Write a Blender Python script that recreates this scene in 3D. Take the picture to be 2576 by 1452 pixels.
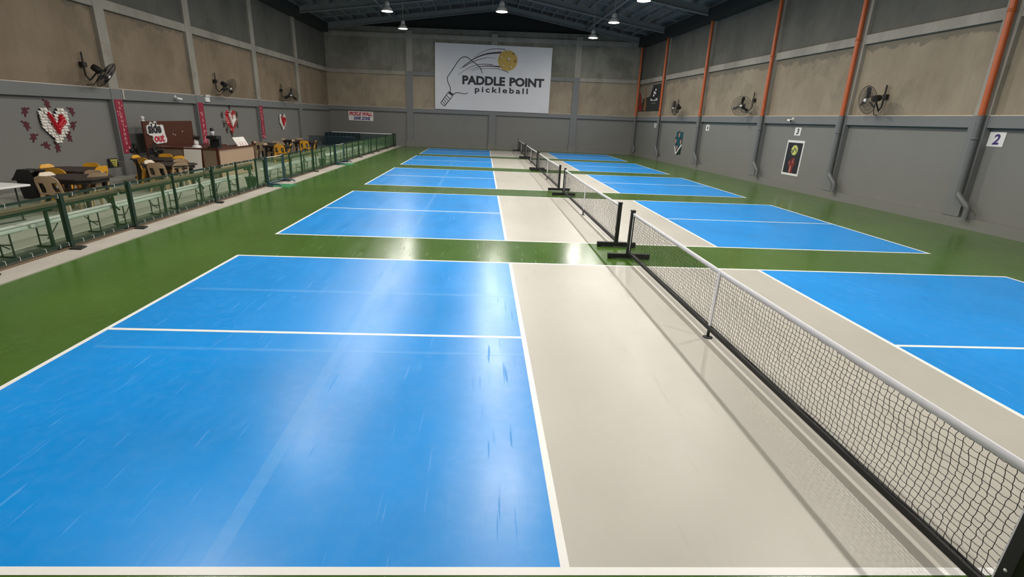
import bpy, bmesh, math, random
from mathutils import Matrix, Vector
from math import pi, sin, cos, radians as R
random.seed(7)
for o in list(bpy.data.objects): bpy.data.objects.remove(o)
S = bpy.context.scene
COL = S.collection
# ------------------------------------------------------------------ camera
cam = bpy.data.cameras.new('camera'); camo = bpy.data.objects.new('camera', cam); COL.objects.link(camo)
CX, CY, CZ, PITCH, YAW, ROLL, FPX = -2.66807, -2.00491, 2.31782, -0.328581, -0.046644, 0.041140, 1243.765
def _ray(xx, zz, y2=1.0):
    c, s = cos(ROLL), sin(ROLL); x = c*xx - s*zz; z2 = s*xx + c*zz
    c, s = cos(PITCH), sin(PITCH); y = c*y2 - s*z2; z = s*y2 + c*z2
    c, s = cos(YAW), sin(YAW); return Vector((c*x - s*y, s*x + c*y, z))
fw, rt, up = _ray(0, 0), _ray(1, 0, 0), _ray(0, 1, 0)
camo.matrix_world = Matrix(((rt.x, up.x, -fw.x, CX), (rt.y, up.y, -fw.y, CY), (rt.z, up.z, -fw.z, CZ), (0, 0, 0, 1)))
cam.sensor_width = 36.0; cam.lens = FPX/2576*36; cam.shift_x = 26.853/2576; cam.shift_y = -3.461/2576
cam.clip_start = 0.05; cam.clip_end = 200
S.camera = camo
# ------------------------------------------------------------------ world, exposure
w = bpy.data.worlds.new('world'); S.world = w; w.use_nodes = True
w.node_tree.nodes['Background'].inputs[0].default_value = (0.9, 0.95, 1, 1)
w.node_tree.nodes['Background'].inputs[1].default_value = 0.02
S.view_settings.view_transform = 'Standard'; S.view_settings.look = 'None'
S.view_settings.exposure = 0.0; S.view_settings.gamma = 1.0; S.view_settings.use_curve_mapping = False
LAMP_STRENGTH = 2020.0   # LED core; the frosted diffuser around it is far weaker

# ------------------------------------------------------------------ materials
def srgb(r, g, b):
    f = lambda c: (c/255)/12.92 if c/255 <= 0.04045 else ((c/255+0.055)/1.055)**2.4
    return (f(r), f(g), f(b), 1)
class NT:
    def __init__(s, name):
        s.m = bpy.data.materials.new(name); s.m.use_nodes = True; s.t = s.m.node_tree
        s.b = s.t.nodes['Principled BSDF']; s.tc = None
    def n(s, typ, **kw):
        x = s.t.nodes.new(typ)
        for k, v in kw.items():
            if isinstance(k, str) and hasattr(x, k): setattr(x, k, v)
        return x
    def l(s, a, b): s.t.links.new(a, b)
    def coord(s, scale=(1, 1, 1), rot=(0, 0, 0)):
        if not s.tc: s.tc = s.n('ShaderNodeTexCoord')
        mp = s.n('ShaderNodeMapping'); mp.inputs['Scale'].default_value = scale; mp.inputs['Rotation'].default_value = rot
        s.l(s.tc.outputs['Object'], mp.inputs[0]); return mp.outputs[0]
    def noise(s, scale, detail=4, sc=(1, 1, 1), rot=(0, 0, 0), rough=0.55):
        x = s.n('ShaderNodeTexNoise'); x.inputs['Scale'].default_value = scale; x.inputs['Detail'].default_value = detail
        x.inputs['Roughness'].default_value = rough
        s.l(s.coord(sc, rot), x.inputs['Vector']); return x.outputs['Fac']
    def ramp(s, fac, a, b, ca=(0, 0, 0, 1), cb=(1, 1, 1, 1)):
        x = s.n('ShaderNodeValToRGB'); e = x.color_ramp.elements
        e[0].position = a; e[1].position = b; e[0].color = ca; e[1].color = cb
        s.l(fac, x.inputs[0]); return x.outputs[0]
    def mix(s, fac, a, b, mode='MIX'):
        x = s.n('ShaderNodeMix', data_type='RGBA'); x.blend_type = mode
        for sock, v in ((x.inputs[0], fac), (x.inputs[6], a), (x.inputs[7], b)):
            if hasattr(v, 'links'): s.l(v, sock)
            else: sock.default_value = v
        return x.outputs[2]
    def math(s, op, a, b):
        x = s.n('ShaderNodeMath', operation=op)
        for sock, v in ((x.inputs[0], a), (x.inputs[1], b)):
            if hasattr(v, 'links'): s.l(v, sock)
            else: sock.default_value = v
        return x.outputs[0]
    def bump(s, h, dist, strength=1.0):
        x = s.n('ShaderNodeBump'); x.inputs['Distance'].default_value = dist; x.inputs['Strength'].default_value = strength
        s.l(h, x.inputs['Height']); s.l(x.outputs[0], s.b.inputs['Normal'])
    def set(s, **kw):
        for k, v in kw.items():
            sock = s.b.inputs[k.replace('_', ' ')]
            if hasattr(v, 'links'): s.l(v, sock)
            else: sock.default_value = v
def plain(name, col, rough=0.5, metal=0.0, var=0.10, nscale=6.0, bump=0.0):
    t = NT(name); c = col if len(col) == 4 else (*col, 1)
    f = t.noise(nscale, 3)
    d = tuple(max(0, x*(1-var)) for x in c[:3]) + (1,); e = tuple(min(1, x*(1+var)) for x in c[:3]) + (1,)
    t.set(Base_Color=t.mix(f, d, e), Roughness=rough, Metallic=metal)
    if bump: t.bump(t.noise(nscale*6, 3), bump)
    return t.m
def floor_paint(name, col, var=0.12, rough=0.30, scuff=(1, 1, 1, 1), scuff_amt=0.10, spec=0.5):
    t = NT(name); c = col
    big = t.noise(0.55, 5); fine = t.noise(9, 5, rough=0.7)
    d = tuple(x*(1-var) for x in c[:3]) + (1,); e = tuple(min(1, x*(1+var)) for x in c[:3]) + (1,)
    base = t.mix(t.ramp(big, 0.35, 0.65), d, e)
    base = t.mix(t.math('MULTIPLY', t.ramp(fine, 0.45, 0.8), 0.10), base, scuff)
    # scratches and shoe marks in several directions
    marks = None
    for i, (rz, sx) in enumerate(((0.25, 34), (-0.7, 40), (1.2, 36), (2.3, 44), (0.9, 30), (2.9, 40))):
        f = t.noise(0.85, 1, (sx, 1.8, 1), (0, 0, rz), 0.4)
        g = t.ramp(f, 0.735, 0.79)
        marks = g if marks is None else t.math('MAXIMUM', marks, g)
    sheen = t.noise(1.1, 4, (3.2, 0.8, 1), (0, 0, 0.08))
    base = t.mix(t.math('MULTIPLY', marks, scuff_amt), base, scuff)
    r = t.math('ADD', t.math('MULTIPLY', marks, 0.22), t.math('ADD', t.math('MULTIPLY', sheen, 0.16), rough-0.08))
    t.set(Base_Color=base, Roughness=r); t.b.inputs['Specular IOR Level'].default_value = spec
    t.bump(t.math('ADD', t.math('MULTIPLY', t.noise(70, 3), 0.5), t.math('MULTIPLY', t.noise(1.5, 2, (1.6, .6, 1)), 2.0)), 0.0004)
    return t.m
def concrete(name, c1, c2, stain, streak=0.5, rough=0.85, ztop=None):
    t = NT(name)
    f = t.noise(0.8, 7, (1, 1, 0.7), rough=0.65); b = t.mix(t.ramp(f, 0.36, 0.64), c1, c2)
    s1 = t.ramp(t.noise(6.0, 6, (1, 1, 0.09), rough=0.7), 0.50, 0.72)
    b = t.mix(t.math('MULTIPLY', s1, streak*0.55), b, stain)
    s2 = t.ramp(t.noise(0.55, 6, rough=0.6), 0.54, 0.60)
    b = t.mix(t.math('MULTIPLY', s2, streak*0.7), b, stain)
    fine = t.noise(24, 4)
    b = t.mix(t.math('MULTIPLY', t.ramp(fine, 0.45, 0.75), 0.22), b, tuple(min(1, x*1.45) for x in c1[:3]) + (1,))
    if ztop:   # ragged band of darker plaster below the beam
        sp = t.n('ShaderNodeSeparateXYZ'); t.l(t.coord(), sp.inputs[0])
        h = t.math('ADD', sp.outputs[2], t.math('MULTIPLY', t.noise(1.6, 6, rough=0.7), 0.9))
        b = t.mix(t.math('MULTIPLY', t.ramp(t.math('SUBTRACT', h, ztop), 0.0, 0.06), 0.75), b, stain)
    t.set(Base_Color=b, Roughness=rough); t.bump(t.noise(14, 6), 0.006)
    return t.m
M = {}
M['blue'] = floor_paint('blue_court_paint', (0.002, 0.262, 0.73, 1), 0.08, 0.31, (0.30, 0.50, 0.85, 1), 0.10, spec=0.5)
M['green'] = floor_paint('green_court_paint', (0.062, 0.135, 0.020, 1), 0.10, 0.21, (0.20, 0.27, 0.08, 1), 0.035)
M['kitchen'] = floor_paint('grey_kitchen_paint', (0.46, 0.435, 0.385, 1), 0.05, 0.38, (0.34, 0.31, 0.26, 1), 0.10)
M['line'] = plain('white_line_paint', (0.83, 0.82, 0.80), 0.4, 0, 0.04, 5)
M['kerb'] = concrete('pale_kerb_concrete', (0.42, 0.38, 0.34, 1), (0.52, 0.48, 0.43, 1), (0.30, 0.27, 0.23, 1), 0.3, 0.6)
M['mat'] = plain('green_mat', (0.02, 0.19, 0.07), 0.8, 0, 0.2, 30, 0.002)
M['seatfloor'] = concrete('seating_concrete', (0.36, 0.36, 0.31, 1), (0.43, 0.42, 0.36, 1), (0.22, 0.22, 0.20, 1), 0.35, 0.5)
M['darkfloor'] = concrete('dark_strip_concrete', (0.13, 0.135, 0.12, 1), (0.17, 0.17, 0.15, 1), (0.10, 0.10, 0.09, 1), 0.3, 0.5)
M['wallgrey'] = plain('grey_wall_paint', (0.185, 0.182, 0.172), 0.75, 0, 0.06, 0.8, 0.001)
M['bandgrey'] = plain('grey_band_paint', (0.165, 0.17, 0.172), 0.7, 0, 0.07, 1.2, 0.001)
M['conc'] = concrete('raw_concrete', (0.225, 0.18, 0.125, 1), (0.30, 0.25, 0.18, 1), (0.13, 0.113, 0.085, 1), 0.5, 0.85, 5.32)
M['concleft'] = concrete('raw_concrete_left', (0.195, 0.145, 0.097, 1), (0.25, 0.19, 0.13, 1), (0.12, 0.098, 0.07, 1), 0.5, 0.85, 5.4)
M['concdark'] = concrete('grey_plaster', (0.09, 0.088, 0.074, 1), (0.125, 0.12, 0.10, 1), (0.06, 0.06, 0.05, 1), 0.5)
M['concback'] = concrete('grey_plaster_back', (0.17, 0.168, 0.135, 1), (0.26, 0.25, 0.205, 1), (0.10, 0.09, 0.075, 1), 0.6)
M['concbackmid'] = concrete('raw_concrete_back', (0.26, 0.21, 0.15, 1), (0.34, 0.285, 0.21, 1), (0.15, 0.13, 0.10, 1), 0.5)
M['concbeam'] = concrete('beam_concrete', (0.26, 0.24, 0.205, 1), (0.34, 0.315, 0.27, 1), (0.16, 0.145, 0.12, 1), 0.5)
M['trimwhite'] = plain('pale_ledge', (0.55, 0.50, 0.43), 0.7, 0, 0.3, 3)
M['steel'] = plain('grey_steel_paint', (0.22, 0.22, 0.21), 0.55, 0.0, 0.12, 2)
M['eave'] = plain('dark_eave_steel', (0.018, 0.020, 0.018), 0.7, 0, 0.2, 3)
M['gable'] = plain('black_gable_sheet', (0.016, 0.015, 0.013), 0.8, 0, 0.2, 3)
M['foil'] = plain('roof_foil', (0.27, 0.28, 0.285), 0.38, 0.5, 0.3, 1.5, 0.01)
M['orange'] = plain('orange_pipe_plastic', (0.46, 0.095, 0.022), 0.45, 0, 0.15, 2)
M['pipegrey'] = plain('grey_pipe_paint', (0.13, 0.135, 0.14), 0.45, 0, 0.1, 3)
M['black'] = plain('black_metal', (0.006, 0.006, 0.006), 0.6, 0, 0.2, 8)
M['blackp'] = plain('black_plastic', (0.014, 0.014, 0.015), 0.5, 0, 0.2, 8)
M['tape'] = plain('white_net_tape', (0.80, 0.79, 0.84), 0.7, 0, 0.05, 20)
M['thread'] = plain('black_net_thread', (0.008, 0.008, 0.008), 0.8)
M['white'] = plain('white_plastic', (0.76, 0.75, 0.74), 0.5, 0, 0.04, 5)
M['bench'] = plain('white_bench_plastic', (0.80, 0.82, 0.80), 0.45, 0, 0.04, 5)
M['purple'] = plain('purple_print', (0.05, 0.02, 0.16), 0.6)
M['ink'] = plain('black_print', (0.014, 0.013, 0.018), 0.6, 0, 0.05)
M['red'] = plain('red_print', (0.48, 0.02, 0.05), 0.6, 0, 0.05)
M['fgreen'] = plain('dark_green_frame', (0.006, 0.026, 0.012), 0.5, 0, 0.2, 6)
M['bluemetal'] = plain('blue_frame_metal', (0.03, 0.075, 0.13), 0.4, 0.2, 0.25, 6)
M['legmetal'] = plain('dark_leg_metal', (0.03, 0.04, 0.035), 0.45, 0.3, 0.2, 6)
M['wood'] = plain('brown_counter_wood', (0.17, 0.12, 0.075), 0.5, 0, 0.2, 4)
M['brown'] = plain('dark_red_wood', (0.075, 0.018, 0.007), 0.45, 0, 0.2, 3)
M['beigepanel'] = plain('beige_panel', (0.40, 0.28, 0.195), 0.6, 0, 0.05, 3)
M['taupe'] = plain('taupe_panel', (0.22, 0.165, 0.115), 0.6, 0, 0.06, 3)
M['tabledark'] = plain('dark_brown_table_plastic', (0.022, 0.014, 0.011), 0.45, 0, 0.2, 5)
M['yellow'] = plain('yellow_chair_plastic', (0.74, 0.36, 0.02), 0.35, 0, 0.06, 4)
M['beige'] = plain('beige_chair_plastic', (0.46, 0.33, 0.21), 0.4, 0, 0.06, 4)
M['cream'] = plain('cream_chair_plastic', (0.72, 0.62, 0.48), 0.4, 0, 0.06, 4)
M['banner'] = plain('banner_vinyl', (0.60, 0.60, 0.63), 0.42, 0, 0.06, 0.8)
M['ball'] = plain('mustard_ball_print', (0.50, 0.33, 0.065), 0.55, 0, 0.15, 5)
M['ballhole'] = plain('pale_ball_hole_print', (0.62, 0.52, 0.38), 0.55)
M['balldark'] = plain('brown_ball_shade_print', (0.22, 0.11, 0.03), 0.55)
M['plum'] = plain('plum_print', (0.045, 0.018, 0.028), 0.55)
M['vred'] = plain('crimson_cloth', (0.27, 0.014, 0.040), 0.75, 0, 0.25, 9)
M['pink'] = plain('pink_print', (0.62, 0.30, 0.32), 0.7, 0, 0.1)
M['heartred'] = plain('glossy_red_foil', (0.46, 0.004, 0.016), 0.25, 0, 0.15, 12)
M['paper'] = plain('white_paper', (0.78, 0.75, 0.70), 0.7, 0, 0.08, 15)
M['cherub'] = plain('dark_red_paper', (0.085, 0.006, 0.013), 0.7, 0, 0.2, 10)
M['brownpaper'] = plain('dark_brown_paper', (0.035, 0.022, 0.015), 0.8, 0, 0.2, 10)
M['teal'] = plain('teal_print', (0.008, 0.075, 0.095), 0.6, 0, 0.1)
M['skin'] = plain('skin_pink_print', (0.55, 0.27, 0.22), 0.6, 0, 0.1)
M['lime'] = plain('lime_ball_print', (0.52, 0.55, 0.16), 0.6, 0, 0.2, 10)
M['deepred'] = plain('deep_red_print', (0.20, 0.018, 0.012), 0.6, 0, 0.3, 5)
M['posterdark'] = plain('dark_poster_print', (0.022, 0.024, 0.024), 0.6, 0, 0.3, 2)
M['posterbeige'] = plain('beige_poster_print', (0.22, 0.19, 0.145), 0.6, 0, 0.15, 2)
M['navy'] = plain('navy_mesh_cloth', (0.004, 0.016, 0.024), 0.8, 0, 0.4, 5)
M['ylabel'] = plain('yellow_label', (0.55, 0.50, 0.10), 0.6)
M['alu'] = plain('lamp_aluminium', (0.55, 0.52, 0.48), 0.45, 0.2, 0.1, 8)
M['bucket'] = plain('dark_green_bucket', (0.008, 0.055, 0.030), 0.5, 0, 0.15, 6)
for nm_, k_ in (('glow_left', 0.60), ('glow_right', 1.0), ('glow_ridge', 0.95), ('frost', 0.012)):
    t = NT('lamp_'+nm_); t.set(Base_Color=(0.9, 0.9, 0.85, 1), Emission_Color=(1.0, 0.955, 0.87, 1), Emission_Strength=LAMP_STRENGTH*k_); M[nm_] = t.m
def meshcloth(name, col, opacity, tint):
    t = NT(name); t.set(Base_Color=col, Roughness=0.8)
    tr = t.n('ShaderNodeBsdfTransparent'); tr.inputs[0].default_value = tint
    mx = t.n('ShaderNodeMixShader'); f = t.noise(40, 2)
    lw = t.n('ShaderNodeLayerWeight'); lw.inputs[0].default_value = 0.5
    g = t.math('MULTIPLY', t.math('POWER', lw.outputs['Facing'], 3.0), 0.75)
    t.l(t.math('ADD', t.math('ADD', t.math('MULTIPLY', f, 0.06), opacity-0.03), g), mx.inputs[0])
    t.l(tr.outputs[0], mx.inputs[1]); t.l(t.b.outputs[0], mx.inputs[2])
    t.l(mx.outputs[0], t.t.nodes['Material Output'].inputs[0]); return t.m
M['fmesh'] = meshcloth('green_fence_netting', (0.10, 0.23, 0.085, 1), 0.055, (0.90, 0.98, 0.90, 1))
M['navymesh'] = meshcloth('navy_netting', (0.006, 0.022, 0.03, 1), 0.55, (0.8, 0.9, 0.95, 1))
M['cagemesh'] = plain('black_wire', (0.02, 0.018, 0.014), 0.5)

# ------------------------------------------------------------------ geometry helpers
class MB:
    def __init__(s): s.v = []; s.f = []; s.sm = []
    def add(s, vs, fs, smooth=False):
        o = len(s.v); s.v += [tuple(v) for v in vs]
        for f in fs: s.f.append(tuple(i+o for i in f)); s.sm.append(smooth)
        return s
    def hexa(s, c):   # 8 corners: bottom 4 ccw, top 4 ccw
        return s.add(c, [(3, 2, 1, 0), (4, 5, 6, 7), (0, 1, 5, 4), (1, 2, 6, 5), (2, 3, 7, 6), (3, 0, 4, 7)])
    def box(s, x0, x1, y0, y1, z0, z1):
        return s.hexa([(x0, y0, z0), (x1, y0, z0), (x1, y1, z0), (x0, y1, z0), (x0, y0, z1), (x1, y0, z1), (x1, y1, z1), (x0, y1, z1)])
    def tube(s, pts, r, n=8, caps=True, r2=None):
        pts = [Vector(p) for p in pts]; N = len(pts); rings = []
        pu = None
        for i, p in enumerate(pts):
            d = (pts[min(i+1, N-1)]-pts[max(i-1, 0)]).normalized()
            u = Vector((0, 0, 1)) if abs(d.z) < 0.9 else Vector((1, 0, 0))
            if pu is not None: u = pu
            a = (u - d*u.dot(d)).normalized(); b = d.cross(a); pu = a
            rr = r if r2 is None else r+(r2-r)*i/max(1, N-1)
            rings.append([p+a*rr*cos(2*pi*k/n)+b*rr*sin(2*pi*k/n) for k in range(n)])
        vs = [v for rg in rings for v in rg]; fs = []
        for i in range(N-1):
            for k in range(n): fs.append((i*n+k, i*n+(k+1) % n, (i+1)*n+(k+1) % n, (i+1)*n+k))
        s.add(vs, fs, n > 4)
        if caps: s.add(rings[0], [tuple(range(n))[::-1]]); s.add(rings[-1], [tuple(range(n))])
        return s
    def bar(s, p, q, wx, wy, up=(0, 0, 1)):   # rectangular bar from p to q
        p, q = Vector(p), Vector(q); d = (q-p).normalized(); u = Vector(up)
        if abs(d.dot(u)) > 0.95: u = Vector((0, 1, 0))
        a = d.cross(u).normalized(); b = a.cross(d)
        c = []
        for e in (p, q):
            for (i, j) in ((-1, -1), (1, -1), (1, 1), (-1, 1)): c.append(e+a*i*wx/2+b*j*wy/2)
        return s.hexa(c)
    def lathe(s, prof, n=20, c=(0, 0, 0), M4=None):
        vs = []
        for (r, z) in prof:
            for k in range(n):
                v = Vector((r*cos(2*pi*k/n), r*sin(2*pi*k/n), z))
                v = (M4 @ v) if M4 else v+Vector(c); vs.append(v)
        fs = []
        for i in range(len(prof)-1):
            for k in range(n): fs.append((i*n+k, i*n+(k+1) % n, (i+1)*n+(k+1) % n, (i+1)*n+k))
        return s.add(vs, fs, True)
    def prism(s, poly, z0, z1, Mx=None):      # polygon in local XY extruded along Z
        n = len(poly); vs = [Vector((x, y, z0)) for x, y in poly]+[Vector((x, y, z1)) for x, y in poly]
        if Mx: vs = [Mx @ v for v in vs]
        fs = [tuple(range(n))[::-1], tuple(range(n, 2*n))]+[(i, (i+1) % n, n+(i+1) % n, n+i) for i in range(n)]
        return s.add(vs, fs)
    def strip(s, pts, ws, z0, z1):            # flat ribbon in XY with thickness
        L, Rr = [], []
        for i, p in enumerate(pts):
            a = Vector(pts[max(0, i-1)]); b = Vector(pts[min(len(pts)-1, i+1)]); d = (b-a).normalized(); nn = Vector((-d.y, d.x))
            L.append(Vector(p)+nn*ws[i]/2); Rr.append(Vector(p)-nn*ws[i]/2)
        for i in range(len(pts)-1):
            s.prism([Rr[i], Rr[i+1], L[i+1], L[i]], z0, z1)
        return s
    def ball(s, c, rx, ry=None, rz=None, n=10, m=6):
        ry = ry or rx; rz = rz or rx; vs = []; fs = []
        for i in range(m+1):
            th = pi*i/m
            for k in range(n): vs.append((c[0]+rx*sin(th)*cos(2*pi*k/n), c[1]+ry*sin(th)*sin(2*pi*k/n), c[2]+rz*cos(th)))
        for i in range(m):
            for k in range(n): fs.append((i*n+k, (i+1)*n+k, (i+1)*n+(k+1) % n, i*n+(k+1) % n))
        return s.add(vs, fs, True)
    def mesh(s, name, mat):
        me = bpy.data.meshes.new(name); me.from_pydata(s.v, [], s.f)
        me.polygons.foreach_set('use_smooth', s.sm); me.materials.append(M[mat] if isinstance(mat, str) else mat); me.update()
        return me
    def build(s, name, mat, parent=None, bevel=0.0):
        me = s.mesh(name, mat)
        if bevel:
            bm = bmesh.new(); bm.from_mesh(me); bmesh.ops.remove_doubles(bm, verts=bm.verts, dist=1e-5)
            bmesh.ops.bevel(bm, geom=[e for e in bm.edges if e.is_manifold and e.calc_face_angle(0) > 0.6], offset=bevel, segments=2, affect='EDGES', profile=0.5)
            bm.to_mesh(me); bm.free()
        return obj(name, me, parent)
def obj(name, me, parent=None):
    o = bpy.data.objects.new(name, me); COL.objects.link(o)
    if parent: o.parent = parent
    return o
def tag(o, label=None, cat=None, group=None, kind=None):
    if label: o['label'] = label
    if cat: o['category'] = cat
    if group: o['group'] = group
    if kind: o['kind'] = kind
    return o
def thing(name, label, cat, loc=(0, 0, 0), rz=0, group=None, mat=None):
    o = bpy.data.objects.new(name, None); COL.objects.link(o); o.empty_display_size = 0.2
    if mat is not None: o.matrix_world = mat
    else: o.location = loc; o.rotation_euler = (0, 0, rz)
    return tag(o, label, cat, group)
def dup(root, label=None, loc=None, rz=None, mat=None):
    r = root.copy(); COL.objects.link(r)
    if mat is not None: r.matrix_world = mat
    if loc is not None: r.location = loc
    if rz is not None: r.rotation_euler = (0, 0, rz)
    if label: r['label'] = label
    for ch in list(root.children):
        c = ch.copy(); COL.objects.link(c); c.parent = r
        for g in list(ch.children):
            d = g.copy(); COL.objects.link(d); d.parent = c
    return r
def structure(name, me_or_none=None):
    o = bpy.data.objects.new(name, me_or_none); COL.objects.link(o); o['kind'] = 'structure'; return o
def text_mb(body, x0, x1, y0, y1, z0=0.0, z1=0.004, bold=0.0, shear=0.0, spacing=1.0, line=1.0):
    cu = bpy.data.curves.new('t', 'FONT'); cu.body = body; cu.size = 1; cu.extrude = 0.5; cu.offset = bold; cu.shear = shear
    cu.space_character = spacing; cu.space_line = line; cu.resolution_u = 3; cu.align_x = 'CENTER'
    to = bpy.data.objects.new('t', cu); COL.objects.link(to)
    dg = bpy.context.evaluated_depsgraph_get(); dg.update()
    me = bpy.data.meshes.new_from_object(to.evaluated_get(dg))
    bpy.data.objects.remove(to); bpy.data.curves.remove(cu)
    vs = [v.co.copy() for v in me.vertices]; fs = [tuple(p.vertices) for p in me.polygons]; bpy.data.meshes.remove(me)
    ax0, ax1 = min(v.x for v in vs), max(v.x for v in vs); ay0, ay1 = min(v.y for v in vs), max(v.y for v in vs)
    out = [(x0+(v.x-ax0)/(ax1-ax0)*(x1-x0), y0+(v.y-ay0)/(ay1-ay0)*(y1-y0), z0 if v.z < 0 else z1) for v in vs]
    return MB().add(out, fs)
# wall frames ------------------------------------------------------
def RP(s, z, n): return (10.74-0.047*s-n, s+0.025*(z-2.9), z)
def LP(s, z, n): return (-15.05+0.020*s+n, s, z)
YB = 38.1
def BP(s, z, n): return (s, YB-n, z*(1+0.0010*(s+2.7)))
WP = {'R': RP, 'L': LP, 'B': BP}
def wbox(mb, side, s0, s1, z0, z1, n0, n1):
    P = WP[side]
    return mb.hexa([P(s0, z0, n0), P(s1, z0, n0), P(s1, z0, n1), P(s0, z0, n1), P(s0, z1, n0), P(s1, z1, n0), P(s1, z1, n1), P(s0, z1, n1)])
def frame(side, s, z, n):
    if side == 'R': X = Vector((0.047, -1, 0)).normalized()
    elif side == 'L': X = Vector((0.020, 1, 0)).normalized()
    else: X = Vector((1, 0, 0))
    Y = Vector((0, 0, 1)); Z = X.cross(Y); p = WP[side](s, z, n) if side != 'B' else (s, YB-n, z)
    return Matrix(((X.x, Y.x, Z.x, p[0]), (X.y, Y.y, Z.y, p[1]), (X.z, Y.z, Z.z, p[2]), (0, 0, 0, 1)))

# ================================================================== FLOOR
COURT_Y = [0.0, 7.644, 15.274, 22.929, 30.546]; W, B, K, LW = 6.096, 6.706, 2.134, 0.0508
floor = structure('floor', MB().box(-9.0, 11.3, -5.0, 38.6, -0.2, 0).mesh('floor', 'green'))
MB().box(-15.3, -9.95, -5.0, 38.6, -0.2, 0.0).build('seating_slab', 'seatfloor', floor)
MB().box(-9.95, -9.5, -5.0, 38.6, -0.2, 0.0005).build('dark_strip', 'darkfloor', floor)
for y0, y1 in ((-5, 13.9), (14.68, 21.45), (22.45, 38.0)):
    MB().box(-9.5, -8.93, y0, y1, -0.2, 0.012).build('kerb_strip', 'kerb', floor)
for y0, y1 in ((13.9, 14.68), (21.45, 22.45)):
    MB().box(-9.5, -8.72, y0, y1, -0.2, 0.010).build('entry_mat', 'mat', floor)
Zp, Zl = 0.0012, 0.0024
mb_blueL = MB().box(-B, -K, 0, W, 0, Zp).mesh('blue_zone', 'blue'); mb_blueR = MB().box(K, B, 0, W, 0, Zp).mesh('blue_zone', 'blue')
mb_kit = MB().box(-K, K, 0, W, 0, Zp).mesh('kitchen_zone', 'kitchen')
lines = [(-B, B, 0, LW), (-B, B, W-LW, W), (-B, -B+LW, LW, W-LW), (B-LW, B, LW, W-LW), (-K-LW, -K, LW, W-LW), (K, K+LW, LW, W-LW),
         (-B+LW, -K-LW, W/2-LW/2, W/2+LW/2), (K+LW, B-LW, W/2-LW/2, W/2+LW/2)]
lm = [MB().box(a, b, c, d, 0, Zl).mesh('court_line', 'line') for a, b, c, d in lines]
for y in COURT_Y:
    for nm, me in [('blue_zone', mb_blueL), ('blue_zone', mb_blueR), ('kitchen_zone', mb_kit)]+[('court_line', m) for m in lm]:
        o = obj(nm, me, floor); o.location = (0, y, 0)

M['ghost'] = floor_paint('faded_old_line', (0.035, 0.295, 0.74, 1), 0.08, 0.33, (0.35, 0.52, 0.80, 1), 0.10)
for y in COURT_Y:
    xa = -4.07-0.012*max(0, y-6); MB().add([(xa-.05, y+LW, .0018), (xa+.05, y+LW, .0018), (xa+.02, y+W-LW, .0018), (xa-.08, y+W-LW, .0018)], [(0, 1, 2, 3)]).build('faded_line', 'ghost', floor)
for y, h in ((4.40, .045), (2.62, .03), (10.50, .04)):
    MB().box(-6.5, -K-LW, y-h, y+h, 0, .0015).build('faded_line', 'ghost', floor)
# ================================================================== WALLS
Y0 = -5.0
def wall(name, side, cols, pw, zband, zmid, ztop, s_end, s0=Y0, pilaster_low='bandgrey', base_block=None):
    wl = structure(name)
    zb0, zb1 = zband; zm0, zm1 = zmid
    edges = [s0]+cols+[s_end]
    P = lambda nm, mat, *a: wbox(MB(), side, *a).build(nm, mat, wl)
    for i in range(len(edges)-1):
        a, b = edges[i], edges[i+1]
        if b-a < 0.3: continue
        P('lower_panel', 'wallgrey', a, b, 0.0, zb0+0.1, -0.35, -0.15)
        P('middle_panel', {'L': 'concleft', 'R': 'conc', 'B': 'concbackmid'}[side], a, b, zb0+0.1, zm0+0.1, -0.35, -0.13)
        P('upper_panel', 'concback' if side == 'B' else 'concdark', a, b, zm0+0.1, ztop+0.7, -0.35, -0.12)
        P('band_beam', 'bandgrey', a, b, zb0, zb1, -0.16, 0.0)
        P('ledge_line', 'trimwhite', a, b, zb1, zb1+0.022, -0.14, -0.015)
        P('tie_beam', 'concbeam', a, b, zm0, zm1, -0.16, -0.02)
        P('plinth', 'wallgrey', a, b, 0.0, 0.28, -0.16, 0.0)
    for c in cols:
        P('pilaster', pilaster_low, c-pw/2, c+pw/2, 0.28, zb1+0.001, -0.15, 0.015)
        P('upper_pilaster', 'concbeam', c-pw/2+0.02, c+pw/2-0.02, zb1, ztop+0.5, -0.15, -0.01)
        if base_block: P('pilaster_base', 'wallgrey', c-base_block/2, c+base_block/2, 0.0, 0.46, -0.1, 0.10)
    return wl
RC = [0.2, 5.6, 11.15, 16.05, 21.0, 27.1, 33.05]; LC = [0.3, 5.5, 10.55, 15.78, 20.60, 26.30, 32.1]
WR = wall('wall_right', 'R', RC, 0.46, (2.575, 2.865), (5.14, 5.42), 7.65, YB+0.3)
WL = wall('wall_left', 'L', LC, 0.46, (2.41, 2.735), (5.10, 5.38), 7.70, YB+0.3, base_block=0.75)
WB = wall('wall_back', 'B', [-8.28, -2.02, 4.25], 0.5, (2.52, 2.81), (5.14, 5.40), 7.65, 9.6, s0=-14.6, base_block=0.62)
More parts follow.
